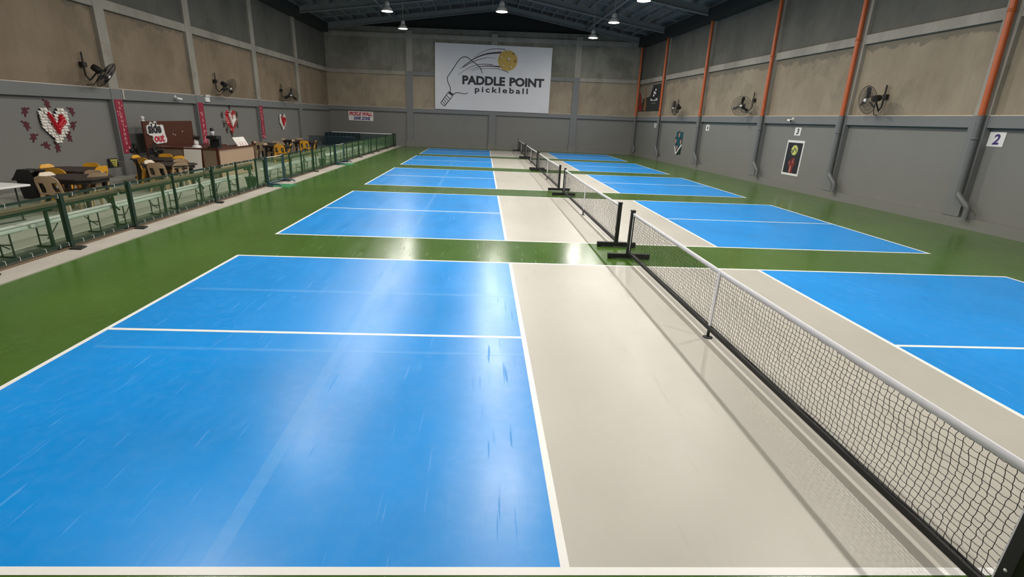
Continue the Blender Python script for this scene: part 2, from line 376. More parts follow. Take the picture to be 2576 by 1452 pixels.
# grey painted upper columns of the back wall, top beam and black gable
for c in (-8.3, 4.25):
    wbox(MB(), 'B', c-0.24, c+0.24, 2.81, 5.40, -0.14, 0.02).build('painted_column', 'bandgrey', WB)
wbox(MB(), 'B', -8.06, 4.0, 5.13, 5.41, -0.15, -0.005).build('painted_beam', 'bandgrey', WB)
wbox(MB(), 'B', -14.6, 9.6, 7.62, 7.93, -0.15, 0.0).build('top_beam', 'concbeam', WB)
for s, a in (('R', 9.0), ('L', -14.3)): pass
RX = -1.75
MB().prism([(-15.0, 7.7), (9.8, 7.9), (9.8, 8.0), (RX, 10.1), (-15.0, 7.9)], 0, 0.05, Matrix(((1, 0, 0, 0), (0, 0, -1, YB+0.35), (0, 1, 0, 0), (0, 0, 0, 1)))).build('gable_panel', 'gable', WB)
WF = structure('wall_front', MB().box(-15.4, 11.4, Y0-0.3, Y0, 0, 10.2).mesh('wall_front', 'conc'))

# ================================================================== ROOF
CE = structure('ceiling')
def xr(y): return 10.74-0.047*y
def xl(y): return -15.05+0.020*y
ZE, ZR = 7.80, 9.58      # underside of rafters at eave and at ridge
FY = [(0.0, 0.2), (5.4, 5.6), (10.8, 11.15), (15.78, 16.05), (20.6, 21.0), (26.3, 27.1), (32.1, 33.05), (37.55, 37.75)]
def slope(side, t, y): # t 0 at eave, 1 at ridge
    xe = xr(y)+0.25 if side > 0 else xl(y)-0.25
    return xe+(RX-xe)*t
NP = 13
yy = [Y0-0.3, 38.6]
for side in (1, -1):
    # corrugated sheeting
    vs, fs = [], []
    n = 60
    for i in range(n+1):
        t = i/n; z = ZE+0.58+(ZR-ZE)*t
        for y in yy: vs.append((slope(side, t, y), y, z+(0.03 if i % 2 else 0)))
    for i in range(n): fs.append((2*i, 2*i+1, 2*i+3, 2*i+2))
    MB().add(vs, fs).build('roof_sheet', 'foil', CE)
    for k in range(NP):
        t = (k+0.5)/NP; z = ZE+0.47+(ZR-ZE)*t
        m = MB()
        a, b = slope(side, t, yy[0]), slope(side, t, yy[1])
        m.hexa([(a-.03, yy[0], z-.09), (a+.03, yy[0], z-.09), (b+.03, yy[1], z-.09), (b-.03, yy[1], z-.09), (a-.03, yy[0], z+.09), (a+.03, yy[0], z+.09), (b+.03, yy[1], z+.09), (b-.03, yy[1], z+.09)])
        m.build('purlin', 'steel', CE)
    for (yl, yr) in FY:   # rafters, I section
        ye = yr if side > 0 else yl
        xe = slope(side, 0, ye); ym = (yl+yr)/2; m = MB()
        for (hw, z0, z1) in ((0.11, 0, 0.025), (0.02, 0.025, 0.345), (0.11, 0.345, 0.37)):
            p = []
            for (x, y, z) in ((xe, ye, ZE), (RX, ym, ZR)):
                p.append([(x, y-hw, z+z0), (x, y+hw, z+z0), (x, y-hw, z+z1), (x, y+hw, z+z1)])
            e, r = p
            m.hexa([e[0], r[0], r[1], e[1], e[2], r[2], r[3], e[3]])
        m.build('rafter', 'steel', CE)
    for t in (0.42,):     # struts between the frames
        for i in range(len(FY)-1):
            ya, yb = (FY[i][1], FY[i+1][1]) if side > 0 else (FY[i][0], FY[i+1][0])
            MB().bar((slope(side, t, ya), ya, ZE+0.10+(ZR-ZE)*t), (slope(side, t, yb), yb, ZE+0.10+(ZR-ZE)*t), 0.12, 0.12).build('strut', 'steel', CE)
    for i in range(len(FY)-1):   # eave fascia beams and sag bars
        ya, yb = (FY[i][1], FY[i+1][1]) if side > 0 else (FY[i][0], FY[i+1][0])
        e = 0.42
        x0a, x0b = (xr(ya)-e, xr(yb)-e) if side > 0 else (xl(ya)+e, xl(yb)+e)
        x1a, x1b = (xr(ya)+.3, xr(yb)+.3) if side > 0 else (xl(ya)-.3, xl(yb)-.3)
        MB().hexa([(x0a, ya, 7.66), (x1a, ya, 7.66), (x1b, yb, 7.66), (x0b, yb, 7.66), (x0a, ya, 8.22), (x1a, ya, 8.22), (x1b, yb, 8.22), (x0b, yb, 8.22)]).build('eave_beam', 'eave', CE)
        for q in (1, 2):
            y = ya+(yb-ya)*q/3
            MB().bar((slope(side, 0.02, y), y, ZE+0.40), (RX, y, ZR+0.38), 0.05, 0.05).build('sag_bar', 'steel', CE)

# ================================================================== LAMPS
def lamp(name, label, loc, drop, glow):
    t = thing(name, label, 'lamp', loc, 0, 'high bay lamps under the roof')
    MB().lathe([(0.285, 0.0), (0.275, 0.05), (0.235, 0.13), (0.165, 0.21), (0.12, 0.25), (0.115, 0.252), (0.16, 0.205), (0.23, 0.125), (0.27, 0.045), (0.285, 0.0)], 24).build('shade', 'alu', t)
    MB().lathe([(0.0, 0.055), (0.15, 0.045), (0.262, 0.035), (0.262, 0.012), (0.15, 0.004), (0.0, 0.0)], 24).build('diffuser', 'frost', t)
    MB().lathe([(0.11, -0.002), (0.11, -0.012), (0.06, -0.018), (0.0, -0.020)], 20).build('led_core', glow, t)
    MB().lathe([(0.115, 0.25), (0.135, 0.27), (0.12, 0.30), (0.135, 0.32), (0.12, 0.35), (0.13, 0.37), (0.10, 0.44), (0.05, 0.48), (0.0, 0.48)], 16).build('gear_housing', 'alu', t)
    MB().tube([(0, 0, 0.47), (0, 0, 0.47+drop)], 0.012, 6).build('cable', 'alu' if drop > 1 else 'black', t)
    return t
def roof_z(x, y):
    xe = slope(1 if x > RX else -1, 0, y); return ZE+(ZR-ZE)*(x-xe)/(RX-xe)
LY = [(32.1, 'far'), (26.85, 'middle'), (21.7, 'near'), (16.5, ''), (11.3, ''), (5.2, ''), (0.0, '')]
nm3 = {32.1: 'small bell lamp nearest the black gable on the {} roof slope', 26.85: 'bell lamp second from the black gable on the {} roof slope', 21.7: 'bell lamp third from the black gable on the {} roof slope',
       16.5: 'bell lamp fourth from the black gable on the {} roof slope', 11.3: 'bell lamp fifth from the black gable on the {} roof slope', 5.2: 'bell lamp above the nearest court on the {} roof slope', 0.0: 'bell lamp behind the viewer on the {} roof slope'}
for y, _ in LY:
    for x, sd in ((-7.78, 'left'), (4.02, 'right')):
        z = 7.30
        lamp('high_bay_lamp', nm3[y].format(sd), (x, y, z), max(0.1, roof_z(x, y)+0.5-z-0.47), 'glow_'+sd)
for y, lab in ((25.4, 'bell lamp on a long cable under the ridge in front of the big banner'), (20.2, 'bell lamp under the ridge over the middle court, above the frame'), (14.6, 'bell lamp under the ridge over the second court, above the frame'), (9.0, 'bell lamp under the ridge between the first two courts, above the frame'), (3.7, 'bell lamp under the ridge over the nearest court, above the frame')):
    lamp('high_bay_lamp', lab, (-1.92, y, 7.28), roof_z(-1.92, y)+0.5-7.28-0.47, 'glow_ridge')

# ================================================================== DOWNPIPES (right wall)
pl = ['leftmost downpipe, orange above and grey below, in the far right corner', 'downpipe beside the dark poster and the number 5 card', 'downpipe between the teal cut-out and the number 4 card',
      'downpipe between the number 4 card and the number 3 card', 'downpipe between the black hand poster and the largest right-hand fan', 'nearest downpipe beside the number 2 card']
for s, lab in zip((38.0-0.15, 33.05, 27.1, 21.0, 16.1, 11.15), pl):
    t = thing('downpipe', lab+' on the right wall', 'pipe', RP(s, 0.28, 0.1), 0, 'downpipes on the right wall')
    inv = Matrix.Translation(-Vector(RP(s, 0.28, 0.1)))
    q = lambda ds, z, n: inv @ Vector(RP(s+ds-0.0075*(s+2)+0.022*(z-2.9), z, n))
    MB().tube([q(0, 2.87, 0.10), q(0, 7.9, 0.10)], 0.075, 12).build('orange_pipe', 'orange', t)
    MB().tube([q(0, 2.87, 0.10), q(0, 0.95, 0.10), q(0, 0.90, 0.10), q(-0.04, 0.84, 0.12), q(-0.30, 0.62, 0.12), q(-0.34, 0.57, 0.10), q(-0.34, 0.28, 0.10)], 0.075, 12).build('grey_pipe', 'pipegrey', t)
    for z in (5.3, 2.3): MB().lathe([(0.075, -0.03), (0.088, -0.03), (0.088, 0.03), (0.075, 0.03)], 12, q(0, z, 0.10)).build('pipe_collar', 'orange' if z > 3 else 'pipegrey', t)

# ================================================================== NETS
def net_mesh(L, z0, zt):
    rnd = random.Random(3); ny, nz = 148, 15; V, F = [], []
    P = [[None]*(nz+1) for _ in range(ny+1)]
    for i in range(ny+1):
        y = 0.06+(L-0.12)*i/ny; top = zt(y)
        for j in range(nz+1):
            f = j/nz; e = 0 if j in (0, nz) or i in (0, ny) else 1
            P[i][j] = Vector((rnd.uniform(-.005, .005)*e+0.012*sin(y*2.1)*sin(pi*f), y+rnd.uniform(-.0045, .0045)*e+0.010*sin(6*f+y*3)*e, z0+(top-z0)*f+rnd.uniform(-.004, .004)*e))
    r = 0.0021
    def seg(a, b, sag):
        m = (a+b)/2+sag
        for p, q in ((a, m), (m, b)):
            d = (q-p).normalized(); u = Vector((1, 0, 0)); a1 = (u-d*u.dot(d)).normalized(); b1 = d.cross(a1); o = len(V)
            for c in (p, q):
                for k in range(3):
                    an = 2*pi*k/3; V.append(c+a1*r*cos(an)+b1*r*sin(an))
            for k in range(3): F.append((o+k, o+(k+1) % 3, o+3+(k+1) % 3, o+3+k))
    for i in range(ny+1):
        for j in range(nz+1):
            if i < ny: seg(P[i][j], P[i+1][j], Vector((rnd.uniform(-.003, .003), 0, rnd.uniform(-.006, .002))))
            if j < nz: seg(P[i][j], P[i][j+1], Vector((rnd.uniform(-.004, .004), rnd.uniform(-.006, .006), 0)))
    return MB().add(V, F)
LN = 6.80
zt = lambda y: 0.815-0.02*(1-abs(y-LN/2)/(LN/2))
def make_net(label, y):
    t = thing('pickleball_net', label, 'net', (0, y, 0), 0, 'nets down the middle of the five courts')
    for yy_ in (0.0, LN):
        MB().box(-.034, .034, yy_-.034, yy_+.034, 0.09, 0.87).build('post', 'black', t, 0.004)
        MB().box(-.040, .040, yy_-.040, yy_+.040, 0.86, 0.885).build('post_cap', 'blackp', t, 0.004)
        f = MB().box(-.37, .39, yy_-.038, yy_+.038, 0.015, 0.098)
        f.box(-.36, -.30, yy_-.025, yy_+.025, 0, 0.015); f.box(.32, .38, yy_-.025, yy_+.025, 0, 0.015)
        f.build('foot', 'black', t, 0.004)
        sgn = 1 if yy_ == 0 else -1
        MB().box(-.004, .004, min(yy_+sgn*.036, yy_+sgn*.06), max(yy_+sgn*.036, yy_+sgn*.06), 0.16, 0.80).build('side_tape', 'tape', t)
        cl = MB()
        for z in (0.33, 0.52, 0.70): cl.ball((0, yy_+sgn*0.03, z), 0.010, n=6, m=4)
        cl.ball((-0.03, yy_, 0.30), 0.011, n=6, m=4); cl.build('clip', 'white', t)
    MB().box(-.024, .024, 0.03, LN-.03, 0.10, 0.148).build('bottom_rail', 'black', t, 0.003)
    MB().tube([(0, LN/2, 0.105), (0, LN/2, 0.0)], 0.017, 8).lathe([(0.0, 0), (0.055, 0), (0.055, 0.008), (0.018, 0.014)], 12, (0, LN/2, 0)).build('center_leg', 'black', t)
    m = MB(); n = 24
    for i in range(n):
        a, b = 0.035+(LN-0.07)*i/n, 0.035+(LN-0.07)*(i+1)/n
        ws = [(-.006, zt(a)-.028), (.006, zt(a)-.028), (.007, zt(a)), (.005, zt(a)+.025), (-.005, zt(a)+.025), (-.007, zt(a))]
        we = [(x, z-zt(a)+zt(b)) for x, z in ws]
        vs = [(x, a, z) for x, z in ws]+[(x, b, z) for x, z in we]
        m.add(vs, [(k, (k+1) % 6, 6+(k+1) % 6, 6+k) for k in range(6)], True)
    m.build('top_tape', 'tape', t)
    MB().box(-.008, .008, LN/2-.025, LN/2+.025, 0.14, 0.81).build('center_strap', 'tape', t)
    return t
nets = []
NY = [-0.23, 7.44, 15.35, 22.9, 30.4]
nl = ['nearest black net with white tape, running off the lower right corner', 'second net from the viewer, across the second court', 'third net from the viewer, across the middle court',
      'fourth net from the viewer, second from the back wall', 'farthest net, in front of the grey back wall']
mesh_data = net_mesh(LN, 0.15, lambda y: zt(y)-0.03).mesh('netting', 'thread')
cord = MB().tube([(0, 0.03, 0.13), (0.0, 0.12, 0.15)]+[(0.008*sin(i), 0.06+(LN-.12)*i/40, 0.150+0.004*sin(i*2.3)) for i in range(1, 40)]+[(0, LN-.03, 0.13)], 0.0045, 5).mesh('bottom_cord', 'thread')
for y, lab in zip(NY, nl):
    if not nets: t = make_net(lab, y); o = obj('netting', mesh_data, t); o['kind'] = 'stuff'; obj('bottom_cord', cord, t)
    else: t = dup(nets[0], lab, (0, y, 0))
    nets.append(t)
# white number plate on the nearest post
t = thing('post_plate', 'white plate with purple print on the nearest net post', 'sign', (0.035, NY[0]-0.040, 0.26), R(4))
MB().box(0.005, 0.155, -0.012, -0.006, 0.0, 0.24).build('plate', 'white', t, 0.002)
pm_ = MB()
for x0, x1, z0, z1 in ((0.025, 0.045, 0.03, 0.20), (0.045, 0.10, 0.17, 0.20), (0.045, 0.09, 0.105, 0.13), (0.06, 0.12, 0.03, 0.05)): pm_.box(x0, x1, -0.014, -0.0118, z0, z1)
pm_.build('print', 'purple', t)

# ================================================================== BANNER ON THE BACK WALL
BW, BH = 8.64, 4.56
bt = thing('banner', 'large silver grey club banner with paddle, yellow ball and black lettering', 'banner', mat=frame('B', -6.38, 2.82, 0.03))
MB().box(0, BW, 0, BH, 0, 0.04).build('sheet', 'banner', bt)
def U(px, py):  # 2323x1452 study of the banner -> banner metres
    u = (px-105)/2115.0; top = 40+(px-105)*0.0425; bot = 1275+(px-110)*0.0365
    return (u*BW, BH*(1-(py-top)/(bot-top)))
def pline(pts, w0, w1=None, nm='stroke', mat='ink', z=0.046, taper=False):
    q = [Vector(U(*p)) for p in pts]
    out = []
    for i in range(len(q)-1):   # catmull-rom
        p0, p1, p2, p3 = q[max(0, i-1)], q[i], q[i+1], q[min(len(q)-1, i+2)]
        for k in range(5):
            s = k/5; out.append(0.5*((2*p1)+(p2-p0)*s+(2*p0-5*p1+4*p2-p3)*s*s+(3*p1-p0-3*p2+p3)*s**3))
    out.append(q[-1]); n = len(out)
    ws = [w0+((w1 if w1 is not None else w0)-w0)*i/(n-1) for i in range(n)]
    MB().strip(out, ws, 0.039, z).build(nm, mat, bt)
pline([(960, 595), (935, 520), (880, 450), (800, 395), (740, 345), (690, 308), (635, 297), (580, 318), (520, 380), (440, 505), (360, 625), (328, 690), (345, 780), (380, 860), (385, 930), (372, 950)], 0.055, nm='paddle_outline')
pline([(435, 1005), (480, 970), (540, 965), (600, 980), (650, 985), (690, 975), (710, 960)], 0.06, 0.04, nm='paddle_outline')
for pts, a, b in (([(800, 310), (900, 240), (1040, 175), (1180, 150), (1370, 160)], .015, .05), ([(555, 520), (680, 420), (850, 310), (1050, 240), (1300, 215)], .02, .13), ([(610, 490), (740, 410), (900, 345), (1060, 310), (1205, 320)], .06, .015),
                  ([(525, 630), (640, 545), (780, 470), (960, 430), (1150, 435)], .02, .05), ([(720, 545), (860, 490), (1000, 465), (1150, 465), (1310, 480)], .015, .10), ([(770, 555), (900, 520), (1080, 505), (1250, 515), (1350, 545), (1440, 580)], .02, .05)):
    pline(pts, a, b, 'swoosh', 'plum', 0.045)
hp = [U(*p) for p in ((362, 935), (450, 995), (425, 1030), (338, 970))]
MB().prism(hp, 0.039, 0.047).build('handle_cap', 'ink', bt)
for a, b in (((340, 965), (205, 1160)), ((425, 1030), (278, 1225)), ((205, 1160), (278, 1225))): pline([a, b], 0.05, nm='handle_edge')
for f in (0.22, 0.42, 0.62, 0.80):
    a = (340+(205-340)*f, 965+(1160-965)*f); b = (425+(278-425)*min(1, f+0.08), 1030+(1225-1030)*min(1, f+0.08)); pline([a, b], 0.05, nm='handle_wrap')
bc = U(1418, 362); br = 0.725
disc = lambda c, rx, ry, n=32, rot=0: [(c[0]+rx*cos(2*pi*k/n)*cos(rot)-ry*sin(2*pi*k/n)*sin(rot), c[1]+rx*cos(2*pi*k/n)*sin(rot)+ry*sin(2*pi*k/n)*cos(rot)) for k in range(n)]
MB().prism(disc(bc, br, br*0.97), 0.039, 0.048).build('ball', 'ball', bt)
for px, py, rx, ry in ((1440, 332, .125, .125), (1300, 305, .055, .10), (1342, 460, .085, .075), (1480, 485, .08, .07), (1405, 195, .09, .05), (1520, 235, .075, .06), (1558, 370, .055, .10)):
    c = U(px, py); MB().prism(disc((c[0]-.035, c[1]-.03), rx, ry, 16), 0.047, 0.050).build('ball_hole_shade', 'balldark', bt)
    MB().prism(disc(c, rx*.85, ry*.85, 16), 0.049, 0.052).build('ball_hole', 'ballhole' if px < 1500 else 'balldark', bt)
x0, x1 = U(602, 700)[0], U(2103, 700)[0]
yb, yt = (U(600, 805)[1]+U(2050, 860)[1])/2, (U(600, 635)[1]+U(2050, 695)[1])/2
xm1, xm2 = U(1385, 700)[0], U(1465, 700)[0]
text_mb('PADDLE', x0, xm1, yb, yt, 0.039, 0.047, bold=0.045).build('club_lettering', 'ink', bt)
text_mb('POINT', xm2, x1, yb, yt, 0.039, 0.047, bold=0.045).build('club_lettering', 'ink', bt)
text_mb('pickleball', U(833, 900)[0], U(1812, 900)[0], U(1300, 1000)[1], U(1300, 858)[1], 0.039, 0.046, bold=0.028, spacing=1.35).build('sport_lettering', 'ink', bt)
# dink zone sign
t = thing('wall_sign', 'white sign reading pickle wall dink zone on the back wall', 'sign', mat=frame('B', -12.97, 1.74, -0.12))
MB().box(0, 1.86, 0, 0.68, 0, 0.02).build('board', 'white', t)
text_mb('PICKLE WALL', 0.06, 1.80, 0.35, 0.64, 0.019, 0.024, bold=0.05, shear=0.2).build('red_lettering', 'red', t)
text_mb('DINK ZONE', 0.40, 1.64, 0.05, 0.30, 0.019, 0.024, bold=0.05, shear=0.2).build('navy_lettering', 'purple', t)

# ================================================================== NUMBER CARDS AND POSTERS (right wall)
for num, s, z, wd, h, lab in (('2', 10.78, 2.125, 0.40, 0.36, 'white card with a purple number 2 beside the nearest downpipe'), ('3', 18.5, 2.13, 0.37, 0.31, 'white card with the number 3 above the black hand poster'),
                          ('4', 26.1, 2.12, 0.36, 0.31, 'white card with the number 4 on the right wall'), ('5', 33.72, 2.13, 0.36, 0.30, 'small white card with the number 5 on the far right wall')):
    t = thing('number_card', lab, 'sign', mat=frame('R', s+0.0105*(s+2), z, -0.148), group='court number cards on the right wall')
    MB().box(0, wd, 0, h, 0, 0.012).build('card', 'white', t)
    text_mb(num, wd*.32, wd*.72, h*.14, h*.86, 0.011, 0.016, bold=0.03, shear=0.1).build('number', 'purple' if num == '2' else 'ink', t)
t = thing('poster', 'white edged black poster of a hand tossing a yellow ball, below number 3', 'poster', mat=frame('R', 19.05, 0.56, -0.148))
PW, PH = 1.06, 1.38
MB().box(0, PW, 0, PH, 0, 0.012).build('border', 'white', t)
MB().box(0.07, PW-.07, 0.09, PH-.09, 0.011, 0.016).build('black_field', 'ink', t)
MB().prism(disc((0.55, 1.0), 0.20, 0.20, 24), 0.015, 0.020).build('ball_print', 'lime', t)
MB().strip([(0.42, 0.87), (0.50, 0.98), (0.55, 1.08), (0.63, 1.02), (0.70, 0.92)], [.05, .05, .05, .04, .03], 0.019, 0.022).strip([(0.36, 0.98), (0.45, 0.97)], [.04, .03], 0.019, 0.022).build('ball_seam', 'posterdark', t)
hand = MB().prism([(0.44, 0.11), (0.66, 0.11), (0.64, 0.24), (0.66, 0.36), (0.60, 0.44), (0.46, 0.44), (0.40, 0.36), (0.44, 0.24)], 0.015, 0.019)
for pts in ([(0.43, 0.38), (0.36, 0.48), (0.38, 0.58)], [(0.48, 0.42), (0.46, 0.58), (0.52, 0.68)], [(0.54, 0.43), (0.56, 0.60), (0.60, 0.72)], [(0.59, 0.42), (0.66, 0.56), (0.66, 0.70)], [(0.62, 0.38), (0.72, 0.46), (0.74, 0.56)]):
    hand.strip(pts, [.075, .06, .045], 0.015, 0.020)
hand.build('hand_print', 'deepred', t)
MB().strip([(0.50, 0.12), (0.52, 0.30), (0.50, 0.40)], [.07, .05, .03], 0.019, 0.022).strip([(0.38, 0.46), (0.40, 0.55)], [.035, .02], 0.0195, 0.022).strip([(0.58, 0.48), (0.62, 0.66)], [.035, .02], 0.0195, 0.022).build('hand_highlight', 'skin', t)
t = thing('teal_cutout', 'teal shirt-shaped wall cut-out with white chevron between two downpipes', 'poster', mat=frame('R', 30.25, 0.60, -0.148))
MB().box(0.08, 1.02, 0.40, 1.36, 0, 0.02).build('teal_board', 'teal', t)
MB().prism([(0.02, 0.42), (0.40, 0.0), (0.70, 0.0), (1.05, 0.42)], 0, 0.018).build('dark_point', 'ink', t)
MB().prism([(0.55, 0.03), (1.0, 0.05), (1.0, 0.42), (0.80, 0.40)], 0.017, 0.022).build('green_patch', 'fgreen', t)
MB().strip([(0.06, 0.50), (0.36, 0.02)], [.11, .11], 0.021, 0.027).strip([(0.34, 0.03), (1.02, 0.62)], [.11, .11], 0.021, 0.027).build('chevron', 'white', t)
for (x, y), rot in (((0.52, 1.18), 0), ((0.10, 0.80), 0), ((0.86, 0.78), 0), ((0.42, 0.42), 0)):
    MB().prism(disc((x-.06, y+.06), 0.10, 0.19, 16), 0.019, 0.024).build('oval_shade', 'ink', t); MB().prism(disc((x, y), 0.085, 0.14, 16), 0.023, 0.028).build('oval', 'skin', t)
t = thing('court_poster', 'wide dark poster with white logo behind the orange pipe, far right wall', 'poster', mat=frame('R', 37.75, 3.24, -0.118))
QW, QH = 4.2, 1.72
MB().box(0, QW, 0, QH, 0, 0.03).build('sheet', 'posterdark', t)
MB().prism([(0, 0.75), (2.3, 1.0), (2.7, QH), (0, QH)], 0.029, 0.034).build('beige_field', 'posterbeige', t)
MB().prism([(0, 0), (0.9, 0), (0.7, 0.8), (0.3, 1.25), (0.0, 1.35)], 0.033, 0.038).build('red_field', 'deepred', t)
MB().strip([(1.35, 1.6), (1.42, 0.9), (1.5, 0.3), (1.4, 0.05)], [.14, .22, .5, .5], 0.037, 0.041).build('player_print', 'balldark', t)
MB().strip([(0.9, 1.2), (0.75, 0.62)], [.10, .28], 0.037, 0.041).build('skirt_print', 'posterbeige', t)
MB().prism(disc((3.05, 1.15), 0.62, 0.42, 24), 0.033, 0.039).build('ball_silhouette', 'ink', t)
for x, y in ((3.28, 1.38), (3.02, 1.22), (3.24, 1.16), (2.98, 1.02)): MB().prism(disc((x, y), 0.13, 0.08, 10), 0.038, 0.043).build('logo_mark', 'white', t)
text_mb('PACOLEB', 2.45, 3.75, 0.66, 0.83, 0.031, 0.036, bold=0.02).build('lettering', 'white', t)
text_mb('TOURNAMENT', 2.62, 3.5, 0.47, 0.54, 0.031, 0.036).build('small_lettering', 'posterbeige', t)

# ================================================================== WALL FANS
def make_fan(label, wallpt, side, center, facing):
    t = thing('wall_fan', label, 'fan', wallpt, 0, 'black wall fans above the grey band')
    o = Vector(wallpt); c = Vector(center)-o; f = Vector(facing).normalized()
    inward = Vector((1, 0, 0)) if side == 'L' else Vector((-1, 0, 0))
    a = inward*0.06
    MB().tube([a+Vector((0, 0, -0.12)), a+Vector((0, 0, 0.50))], 0.024, 8).build('wall_pole', 'black', t)
    b = MB(); p = inward*0.0
    b.box(min(p.x, a.x)-.01, max(p.x, a.x)+.05, -.08, .08, 0.08, 0.22); b.build('bracket', 'black', t)
    m0 = c-f*0.30
    MB().tube([a, a+Vector((0, 0, -0.16)), a*1.6+Vector((0, 0, -0.30))+(m0-a)*0.2, a+(m0-a)*0.55+Vector((0, 0, -0.25)), m0+Vector((0, 0, -0.12)), m0], 0.022, 8).build('arm', 'black', t)
    Z = f; X = Z.cross(Vector((0, 0, 1))).normalized(); Y = Z.cross(X)
    F4 = Matrix(((X.x, Y.x, Z.x, c.x), (X.y, Y.y, Z.y, c.y), (X.z, Y.z, Z.z, c.z), (0, 0, 0, 1)))
    MB().lathe([(0, -0.40), (0.085, -0.39), (0.10, -0.33), (0.10, -0.20), (0.09, -0.16), (0, -0.16)], 14, M4=F4).build('motor', 'black', t)
    Rr = 0.42; cg = MB()
    prof = lambda r: 0.085*(1-(r/Rr)**2)
    for sg in (1, -1):
        for r in (0.10, 0.20, 0.31, 0.42):
            cg.tube([F4 @ Vector((r*cos(2*pi*k/28), r*sin(2*pi*k/28), sg*prof(r))) for k in range(29)], 0.004 if r < 0.4 else 0.009, 4, False)
        for k in range(56):
            an = 2*pi*k/56
            cg.tube([F4 @ Vector((r*cos(an), r*sin(an), sg*prof(r))) for r in (0.07, 0.2, 0.32, 0.42)], 0.0027, 3, False)
    cg.build('cage', 'cagemesh', t)
    for k in range(3):
        an = 2*pi*k/3+0.4; pts = []
        bl = MB(); vs = []
        for r, wv in ((0.05, .05), (0.18, .10), (0.32, .13), (0.385, .08)):
            for sg in (-1, 1): vs.append(F4 @ Vector((r*cos(an)-sg*wv/2*sin(an), r*sin(an)+sg*wv/2*cos(an), sg*0.030)))
        bl.add(vs, [(0, 1, 3, 2), (2, 3, 5, 4), (4, 5, 7, 6)], True); bl.build('blade', 'black', t)
    MB().lathe([(0.05, 0.075), (0.05, 0.10), (0.03, 0.105), (0, 0.105)], 14, M4=F4).build('hub_badge', 'white', t)
    MB().tube([m0, m0+Vector((0, 0.05, -0.25)), Vector((m0.x*0.5, 0.1, -0.40)), Vector((0.0, 0.05, -0.42))], 0.012, 6).build('cord', 'black', t)
    return t
make_fan('nearest left wall fan, tilted down beside the first concrete pillar', LP(14.72, 3.22, -0.10), 'L', LP(14.82, 3.10, 0.50), (0.80, 0.22, -0.60))
make_fan('middle left wall fan, above the red heart', LP(22.2, 3.24, -0.10), 'L', LP(22.25, 3.14, 0.50), (0.85, -0.15, -0.50))
make_fan('farthest left wall fan, round face towards the viewer', LP(29.4, 3.22, -0.10), 'L', LP(29.2, 3.12, 0.55), (0.45, -0.88, -0.12))
make_fan('nearest right wall fan, between two orange pipes', RP(14.5, 3.30, -0.10), 'R', RP(14.40, 3.33, 0.55), (-0.985, 0.04, -0.20))
make_fan('right wall fan with its round face towards the viewer, above number 4', RP(22.0, 3.42, -0.10), 'R', RP(21.85, 3.30, 0.55), (-0.62, -0.78, -0.06))
make_fan('farthest right wall fan, seen nearly edge on above the teal cut-out', RP(30.35, 3.36, -0.10), 'R', RP(29.4, 3.32, 0.55), (-0.97, -0.02, -0.10))

# small wall devices
def cctv(label, mat):
    t = thing('security_camera', label, 'camera', mat=mat, group='small white security cameras')
    MB().box(-.05, .05, -.05, .05, 0, .03).build('mount', 'white', t); MB().tube([(0, 0, .02), (0, -.03, .12)], .02, 8).build('stem', 'white', t)
    MB().tube([(-.12, -.05, .14), (.12, -.08, .18)], .045, 10).build('body', 'white', t); MB().tube([(.115, -.08, .18), (.135, -.082, .182)], .036, 10).build('lens', 'ink', t)
cctv('small white security camera on the grey band of the left wall', frame('L', 18.95, 2.62, 0.0))
cctv('small white security camera above number 3 on the right wall', frame('R', 18.75, 2.76, 0.0))
t = thing('emergency_light', 'white twin-head emergency light on the left wall band', 'light', mat=frame('L', 21.15, 2.50, 0.0))
MB().box(-.16, .16, 0, .2, 0, .08).build('case', 'white', t, 0.01)
for x in (-.09, .09): MB().lathe([(0, 0), (.05, 0), (.06, .08), (0, .08)], 10, (x, .24, .04)).build('lamp_head', 'white', t)
t = thing('cable_duct', 'short white vertical cable duct on the left wall band above a banner', 'duct', mat=frame('L', 16.1, 2.43, 0.0))
MB().box(-.025, .025, 0, .30, 0, .03).build('cover', 'trimwhite', t); MB().box(-.035, .035, .28, .31, 0, .04).build('end_cap', 'trimwhite', t)
t = thing('label_box', 'dark box with a yellow label low on the first left pillar', 'sign', mat=frame('L', 15.02, 0.30, -0.148))
MB().box(-.02, .36, -.03, .27, 0, .05).build('case', 'blackp', t); MB().prism([(.04, .25), (.35, .24), (.30, .0), (.16, .02)], .049, .054).build('label', 'ylabel', t)
MB().box(.10, .28, .17, .19, .053, .057).box(.13, .26, .11, .13, .053, .057).box(.15, .26, .05, .07, .053, .057).build('print', 'fgreen', t)

